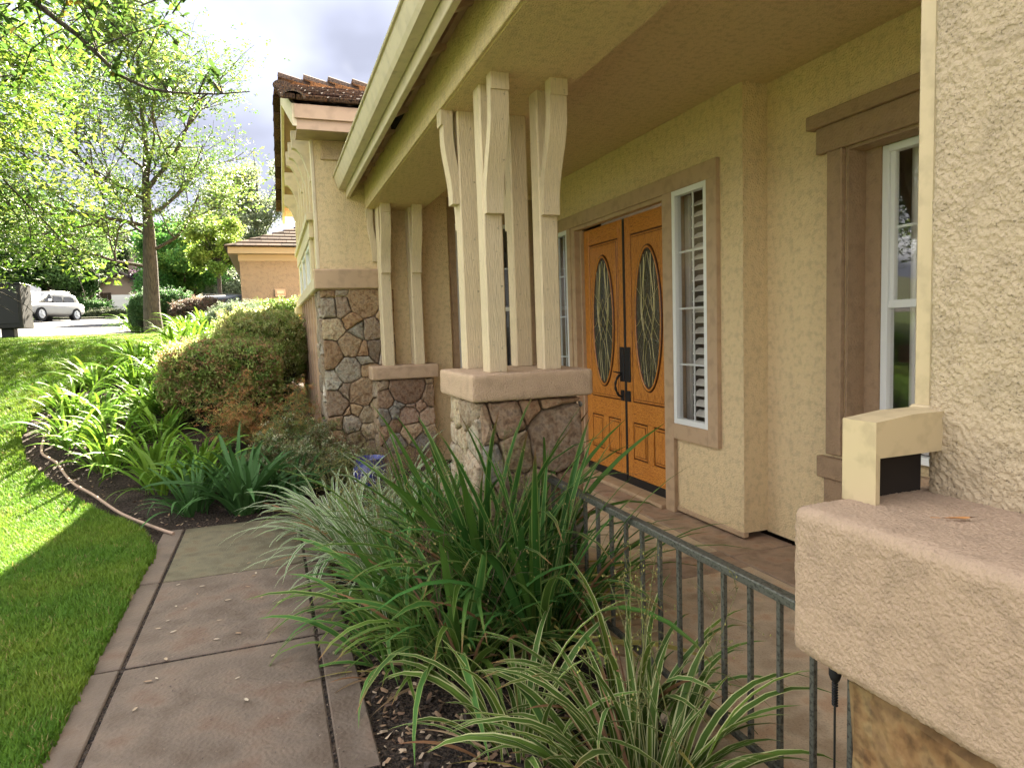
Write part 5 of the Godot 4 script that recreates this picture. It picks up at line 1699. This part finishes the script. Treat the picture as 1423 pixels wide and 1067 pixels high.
	var hd := [Color(0.045, 0.11, 0.03), Color(0.06, 0.14, 0.035), Color(0.08, 0.17, 0.045)]
	shrub("clipped_hedge", "long dark clipped hedge behind the white car", "hedge", ground_at(-11.3, -50.2, -0.1), Vector3(1.5, 0.55, 0.6), 4.0, 6000, tiny, 0.2, hd, 0.03)
	shrub("clipped_hedge", "low grey-green clipped hedge along the far verge", "hedge", ground_at(-9.7, -49.0, -0.1), Vector3(1.1, 0.28, 0.4), 4.0, 3500, tiny, 0.15, [Color(0.08, 0.10, 0.05), Color(0.11, 0.13, 0.07)], 0.03)
	shrub("clipped_hedge", "higher hedge on the bank below the dark fence", "hedge", ground_at(-14.6, -53.5, 0.1), Vector3(2.6, 0.6, 0.7), 4.0, 5000, tiny, 0.22, hd, 0.04)
	shrub("juniper", "sprawling dark bush left of the pale garage door", "bush", ground_at(-11.6, -53.0, 0.0), Vector3(0.9, 0.5, 0.7), 2.2, 2500, tiny, 0.2, dark, 0.06)
	shrub("juniper", "spreading bronze and grey bush between round hedge and grey bush", "bush", ground_at(-1.75, -20.0, 0.0), Vector3(0.75, 0.42, 0.6), 2.2, 3200, tiny, 0.09, [Color(0.10, 0.075, 0.06), Color(0.14, 0.13, 0.08), Color(0.17, 0.10, 0.07)], 0.06)
	shrub("juniper", "low blue-grey ground juniper beside the bronze bush", "bush", ground_at(-1.25, -18.6, -0.05), Vector3(0.6, 0.24, 0.6), 2.2, 2600, tiny, 0.08, grey, 0.04)
	shrub("clipped_hedge", "dark hedge across the street behind the dark parked car", "hedge", ground_at(-1.6, -37.5, 0.0), Vector3(1.5, 0.9, 0.7), 3.0, 3000, tiny, 0.2, grey, 0.05)


# ---------- cars and houses beyond ----------
func car(called: String, label: String, at: Vector3, heading: float, paint: Color, tall: float) -> void:
	var o := thing(called, label, "car", at, "cars parked in the street")
	o.rotation.y = heading
	# along +z is the front; sections: z, half width, floor, top
	var loft := func(secs: Array, bulge: float) -> MB:
		var mb := MB.new()
		mb.col = paint
		var rows := []
		for s in secs:
			var row := []
			for k in 20:
				var an := TAU * k / 20.0 + PI / 20
				var cx := signf(cos(an)) * pow(absf(cos(an)), bulge)
				var cy := signf(sin(an)) * pow(absf(sin(an)), bulge)
				row.append(Vector3(cx * s[1], (s[2] + s[3]) / 2 + cy * (s[3] - s[2]) / 2, s[0]))
			rows.append(row)
		mb.sheet(rows, true, true)
		for e in [0, rows.size() - 1]:
			var c := Vector3(0, (secs[e][2] + secs[e][3]) / 2, secs[e][0])
			for k in 20:
				mb.tri(c, rows[e][k], rows[e][(k + 1) % 20], Vector3(0, 0, -1 if e == 0 else 1))
		return mb
	var y := tall
	part("body", loft.call([[-2.32, 0.70, 0.45, 0.85], [-2.22, 0.84, 0.36, 1.02], [-1.6, 0.92, 0.28, 1.07], [-0.5, 0.93, 0.26, 1.04], [0.8, 0.93, 0.26, 1.02], [1.4, 0.91, 0.28, 0.98], [2.0, 0.86, 0.32, 0.88], [2.3, 0.72, 0.36, 0.74], [2.36, 0.5, 0.42, 0.66]], 0.42), M.paint, o)
	part("cabin", loft.call([[-2.05, 0.66, 0.95, 1.12], [-1.75, 0.72, 0.98, y - 0.12], [-1.3, 0.70, 0.98, y], [0.0, 0.70, 0.98, y + 0.03], [0.45, 0.68, 0.98, y - 0.06], [1.35, 0.72, 0.95, 1.02]], 0.5), M.paint, o)
	var gl := mat(lin(0.018, 0.02, 0.024), 0.06)
	for s in [-1.0, 1.0]:
		var q := MB.new()
		for w in [[-1.55, -0.68], [-0.60, 0.18], [0.24, 0.86]]:
			var t1: float = y - 0.1 - (0.28 if w[1] > 0.5 else 0.0)
			q.quad(Vector3(s * 0.752, 1.05, w[0]), Vector3(s * 0.752, 1.03, w[1]), Vector3(s * 0.665, t1, w[1] - 0.06), Vector3(s * 0.665, y - 0.1, w[0] + 0.1), Vector3(s, 0, 0))
		part("side_window", q, gl, o)
		piece("roof_rail", Vector3(s * 0.6 - 0.02, y + 0.01, -1.4), Vector3(s * 0.6 + 0.02, y + 0.05, 0.2), M.rail, o, 0.01)
		piece("mirror", Vector3(s * 0.98 - 0.09, 1.05, 0.72), Vector3(s * 0.98 + 0.09, 1.18, 0.84), M.paint, o, 0.04)
		for e in [[1.78, "headlight", Color(0.75, 0.78, 0.8)], [-2.26, "tail_light", Color(0.35, 0.02, 0.02)]]:
			var hl := MB.new()
			hl.col = e[2]
			hl.box(Vector3(s * 0.70 - 0.16, 0.70, e[0] if e[0] < 0 else 2.02), Vector3(s * 0.70 + 0.16, 0.86, e[0] + 0.12 if e[0] < 0 else 2.22), 0.05)
			part(e[1], hl, M.paint, o)
		for z in [-1.38, 1.42]:
			var w := MB.new()
			w.tube([Vector3(s * 0.70, 0.36, z), Vector3(s * 0.945, 0.36, z)], [0.37, 0.37], 22)
			var wheel := part("wheel", w, M.rubber, o)
			var rim := MB.new()
			rim.tube([Vector3(s * 0.94, 0.36, z), Vector3(s * 0.953, 0.36, z)], [0.24, 0.23], 18)
			for k in 5:
				var an := TAU * k / 5.0
				rim.tube([Vector3(s * 0.956, 0.36, z), Vector3(s * 0.958, 0.36 + sin(an) * 0.22, z + cos(an) * 0.22)], [0.03, 0.02], 5)
			part("rim", rim, mat(lin(0.45, 0.46, 0.47), 0.3), wheel)
	var ws := MB.new()
	ws.quad(Vector3(-0.66, 1.04, 1.27), Vector3(0.66, 1.04, 1.27), Vector3(0.56, y - 0.08, 0.48), Vector3(-0.56, y - 0.08, 0.48), Vector3(0, 1, 1))
	part("windscreen", ws, gl, o)
	piece("grille", Vector3(-0.36, 0.56, 2.28), Vector3(0.36, 0.76, 2.375), M.black, o, 0.03)
	piece("lower_grille", Vector3(-0.55, 0.36, 2.2), Vector3(0.55, 0.46, 2.345), M.black, o, 0.02)
	piece("number_plate", Vector3(-0.16, 0.48, 2.36), Vector3(0.16, 0.56, 2.385), M.white, o, 0.004)


func build_beyond() -> void:
	car("parked_car", "white crossover car parked across the street, front to the left", ground_at(-11.75, -43.5, 0.0), -0.36, Color(0.30, 0.295, 0.28), 1.62)
	car("parked_car", "car mostly hidden behind the white crossover and the mailbox", ground_at(-14.7, -44.8, 0.0), -0.4, Color(0.42, 0.44, 0.46), 1.5)
	car("parked_car", "dark saloon parked beyond the bushes near the neighbouring house", ground_at(-0.9, -27.0, -0.40), 1.75, Color(0.035, 0.045, 0.06), 1.5)
	# the neighbouring house
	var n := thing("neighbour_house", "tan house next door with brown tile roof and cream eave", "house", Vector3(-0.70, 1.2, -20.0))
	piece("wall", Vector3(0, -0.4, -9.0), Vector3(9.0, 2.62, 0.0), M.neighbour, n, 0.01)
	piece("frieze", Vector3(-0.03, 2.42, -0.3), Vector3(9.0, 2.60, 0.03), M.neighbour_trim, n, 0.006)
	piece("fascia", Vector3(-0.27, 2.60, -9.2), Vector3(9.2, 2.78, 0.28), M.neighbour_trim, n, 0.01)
	var hip := MB.new()
	var p := [Vector3(-0.36, 2.78, 0.38), Vector3(9.3, 2.78, 0.38), Vector3(9.3, 2.78, -9.3), Vector3(-0.36, 2.78, -9.3), Vector3(4.4, 4.75, -4.3), Vector3(5.0, 4.75, -4.3)]
	hip.quad(p[0], p[1], p[5], p[4], Vector3(0, 1, 1))
	hip.quad(p[3], p[2], p[5], p[4], Vector3(0, 1, -1))
	hip.tri(p[0], p[3], p[4], Vector3(-1, 1, 0))
	hip.tri(p[1], p[2], p[5], Vector3(1, 1, 0))
	var roof := part("roof", hip, M.shingle, n)
	for k in 15:
		var t := k / 15.0
		var t2 := (k + 1) / 15.0
		var a: Vector3 = p[0].lerp(p[4], t)
		var b: Vector3 = p[1].lerp(p[5], t)
		var a2: Vector3 = p[0].lerp(p[4], t2)
		var b2: Vector3 = p[1].lerp(p[5], t2)
		var x := a.x
		var row := 0
		while x < minf(b.x, 3.6):
			var mb := MB.new()
			mb.col = jit(Color(0.085, 0.08, 0.08), 0.3, 0.04)
			var x1 := minf(x + 0.33, b.x)
			var up := Vector3(0, 0.035, 0.012)
			mb.quad(Vector3(x + 0.004, a.y, a.z) + up, Vector3(x1 - 0.004, a.y, a.z) + up, Vector3(x1 - 0.004, a2.y, a2.z) + up * 0.3, Vector3(maxf(x, a2.x) + 0.004, a2.y, a2.z) + up * 0.3, Vector3(0, 1, 1))
			mb.quad(Vector3(x + 0.004, a.y, a.z), Vector3(x1 - 0.004, a.y, a.z), Vector3(x1 - 0.004, a.y, a.z) + up, Vector3(x + 0.004, a.y, a.z) + up, Vector3(0, 0, 1))
			part("roof_tile", mb, M.tile, roof)
			x += 0.33 if row > 0 or k % 2 else 0.165
			row += 1
	var box := piece("meter_box", Vector3(0.88, 1.42, 0.0), Vector3(1.16, 1.64, 0.10), M.fascia, n, 0.012)
	piece("meter_lid", Vector3(0.93, 1.50, 0.10), Vector3(1.11, 1.58, 0.115), M.cream, box, 0.006)
	piece("conduit", Vector3(0.96, 1.1, 0.0), Vector3(1.0, 1.42, 0.04), M.fascia, n, 0.01)
	# the pale house with a garage over the road
	var g := thing("garage_house", "pale pink house with white garage door across the street", "house", ground_at(-10.4, -60.0, -0.1))
	var wm := mat(lin(0.26, 0.20, 0.155), 0.9)
	piece("garage_wall", Vector3(-1.9, -0.5, -6.0), Vector3(1.0, 2.5, 0.0), wm, g, 0.0)
	var gable := MB.new()
	gable.prism(PackedVector2Array([Vector2(-1.9, 2.5), Vector2(1.0, 2.5), Vector2(-0.45, 3.4)]), -6.0, 0.0, func(a: float, b: float, d: float) -> Vector3: return Vector3(a, b, d))
	part("gable", gable, wm, g)
	for s in [-1.0, 1.0]:
		var rf_ := MB.new()
		rf_.prism(PackedVector2Array([Vector2(0, 3.42), Vector2(s * 1.75, 2.34), Vector2(s * 1.75, 2.46), Vector2(0, 3.56)]), -6.2, 0.35, func(a: float, b: float, d: float) -> Vector3: return Vector3(-0.45 + a, b, d))
		part("garage_roof", rf_, M.shingle, g)
	var gd := piece("garage_door", Vector3(-1.45, -0.1, 0.0), Vector3(0.6, 1.7, 0.04), M.white, g, 0.0)
	for k in 4:
		piece("door_panel", Vector3(-1.43, -0.06 + k * 0.44, 0.04), Vector3(0.58, 0.34 + k * 0.44, 0.055), M.white, gd, 0.01)
	piece("upper_wall", Vector3(-0.3, 2.6, -8.0), Vector3(5.5, 6.2, -2.5), mat(lin(0.24, 0.18, 0.15), 0.9), g, 0.0)
	for k in 2:
		window_at(g, func(a: float, b: float, d: float) -> Vector3: return Vector3(a, b, -2.5 + d), 0.4 + k * 1.6, 3.9, 1.4 + k * 1.6, 5.2, -0.03, [[3.95, 5.15, 2, false]], 2, 0.08)
	var ur := MB.new()
	ur.prism(PackedVector2Array([Vector2(-1.0, 6.2), Vector2(6.2, 6.2), Vector2(2.6, 7.8)]), -8.4, -2.1, func(a: float, b: float, d: float) -> Vector3: return Vector3(a, b, d))
	part("upper_roof", ur, M.shingle, g)
	# a dark board fence on the bank
	var fn := thing("board_fence", "dark brown board fence on the bank behind the parked cars", "fence", ground_at(-16.0, -57.0))
	for k in 40:
		piece("board", Vector3(-5.0 + k * 0.25, 0.0, 0), Vector3(-4.762 + k * 0.25, 1.75 + rf(-0.02, 0.02), 0.03), mat(lin(0.075, 0.05, 0.035), 0.9) if k == 0 else fn.get_child(0).mesh.surface_get_material(0), fn, 0.0)
	piece("fence_rail", Vector3(-5.0, 1.4, -0.05), Vector3(5.0, 1.5, 0.0), M.trim, fn, 0.0)
	# the back of a road sign
	var s := thing("road_sign", "back of a pale eight-sided road sign above the white car", "sign", ground_at(-13.3, -48.0))
	var oct := MB.new()
	var ol := PackedVector2Array()
	for k in 8:
		ol.append(Vector2(cos(TAU * (k + 0.5) / 8), sin(TAU * (k + 0.5) / 8)) * 0.36)
	oct.prism(ol, -0.01, 0.01, func(a: float, b: float, d: float) -> Vector3: return Vector3(a, 1.75 + b, d + 0.045))
	part("sign_plate", oct, mat(lin(0.5, 0.5, 0.5), 0.5), s)
	piece("sign_post", Vector3(-0.03, -0.2, -0.03), Vector3(0.03, 2.1, 0.03), M.rail, s, 0.0)


# ---------- the sky ----------
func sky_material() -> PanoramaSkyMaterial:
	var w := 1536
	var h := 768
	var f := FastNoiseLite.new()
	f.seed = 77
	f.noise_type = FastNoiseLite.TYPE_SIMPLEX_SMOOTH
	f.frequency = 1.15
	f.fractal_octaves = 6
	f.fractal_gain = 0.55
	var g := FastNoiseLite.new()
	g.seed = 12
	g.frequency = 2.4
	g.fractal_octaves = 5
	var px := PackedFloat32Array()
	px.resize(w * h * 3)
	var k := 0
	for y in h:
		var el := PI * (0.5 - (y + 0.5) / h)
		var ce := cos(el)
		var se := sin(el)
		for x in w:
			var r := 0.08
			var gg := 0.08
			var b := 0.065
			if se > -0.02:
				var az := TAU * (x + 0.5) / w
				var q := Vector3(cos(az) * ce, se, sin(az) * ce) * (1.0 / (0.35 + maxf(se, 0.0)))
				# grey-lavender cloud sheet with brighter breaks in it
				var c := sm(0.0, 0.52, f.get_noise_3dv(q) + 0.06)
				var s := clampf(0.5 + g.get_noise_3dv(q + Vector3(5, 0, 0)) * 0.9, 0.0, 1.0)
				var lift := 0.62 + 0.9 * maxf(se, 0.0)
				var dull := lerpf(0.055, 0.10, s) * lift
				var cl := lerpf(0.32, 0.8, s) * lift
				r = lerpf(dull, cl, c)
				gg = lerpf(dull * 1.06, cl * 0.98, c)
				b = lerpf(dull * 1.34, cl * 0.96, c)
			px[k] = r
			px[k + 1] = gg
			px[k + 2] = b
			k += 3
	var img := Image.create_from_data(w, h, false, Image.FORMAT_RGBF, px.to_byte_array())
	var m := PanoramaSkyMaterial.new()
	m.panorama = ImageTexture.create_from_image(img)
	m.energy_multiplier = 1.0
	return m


func _ready() -> void:
	rng.seed = 20240
	var cam := Camera3D.new()
	cam.name = "camera"
	cam.fov = 60.13
	cam.near = 0.05
	cam.far = 900.0
	cam.transform = Transform3D(Basis(Vector3(0.93942, -0.03385, 0.34109), Vector3(0.05997, 0.99599, -0.06632), Vector3(-0.33748, 0.08276, 0.93769)).orthonormalized(), Vector3(0, 1.5, 0))
	add_child(cam)
	var env := Environment.new()
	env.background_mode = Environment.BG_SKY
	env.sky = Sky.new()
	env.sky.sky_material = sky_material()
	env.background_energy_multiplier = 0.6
	env.tonemap_mode = Environment.TONE_MAPPER_LINEAR
	env.tonemap_exposure = 20.0
	env.sdfgi_enabled = true
	env.ssao_enabled = true
	env.ssil_enabled = true
	var we := WorldEnvironment.new()
	we.name = "world"
	we.environment = env
	add_child(we)
	var sun := DirectionalLight3D.new()
	sun.name = "sun"
	sun.light_energy = 1.35
	sun.light_color = Color(1.0, 0.95, 0.86)
	sun.light_angular_distance = 0.5
	sun.shadow_enabled = true
	var az := deg_to_rad(18.0)
	var el := deg_to_rad(35.0)
	var to_sun := Vector3(sin(az) * cos(el), sin(el), -cos(az) * cos(el))
	sun.basis = Basis.looking_at(-to_sun, Vector3.UP)
	add_child(sun)
	materials()
	build_ground()
	build_house()
	build_beyond()
	build_trees()
	build_shrubs()
	build_bed()
	build_grass()
	build_litter()
	build_small()
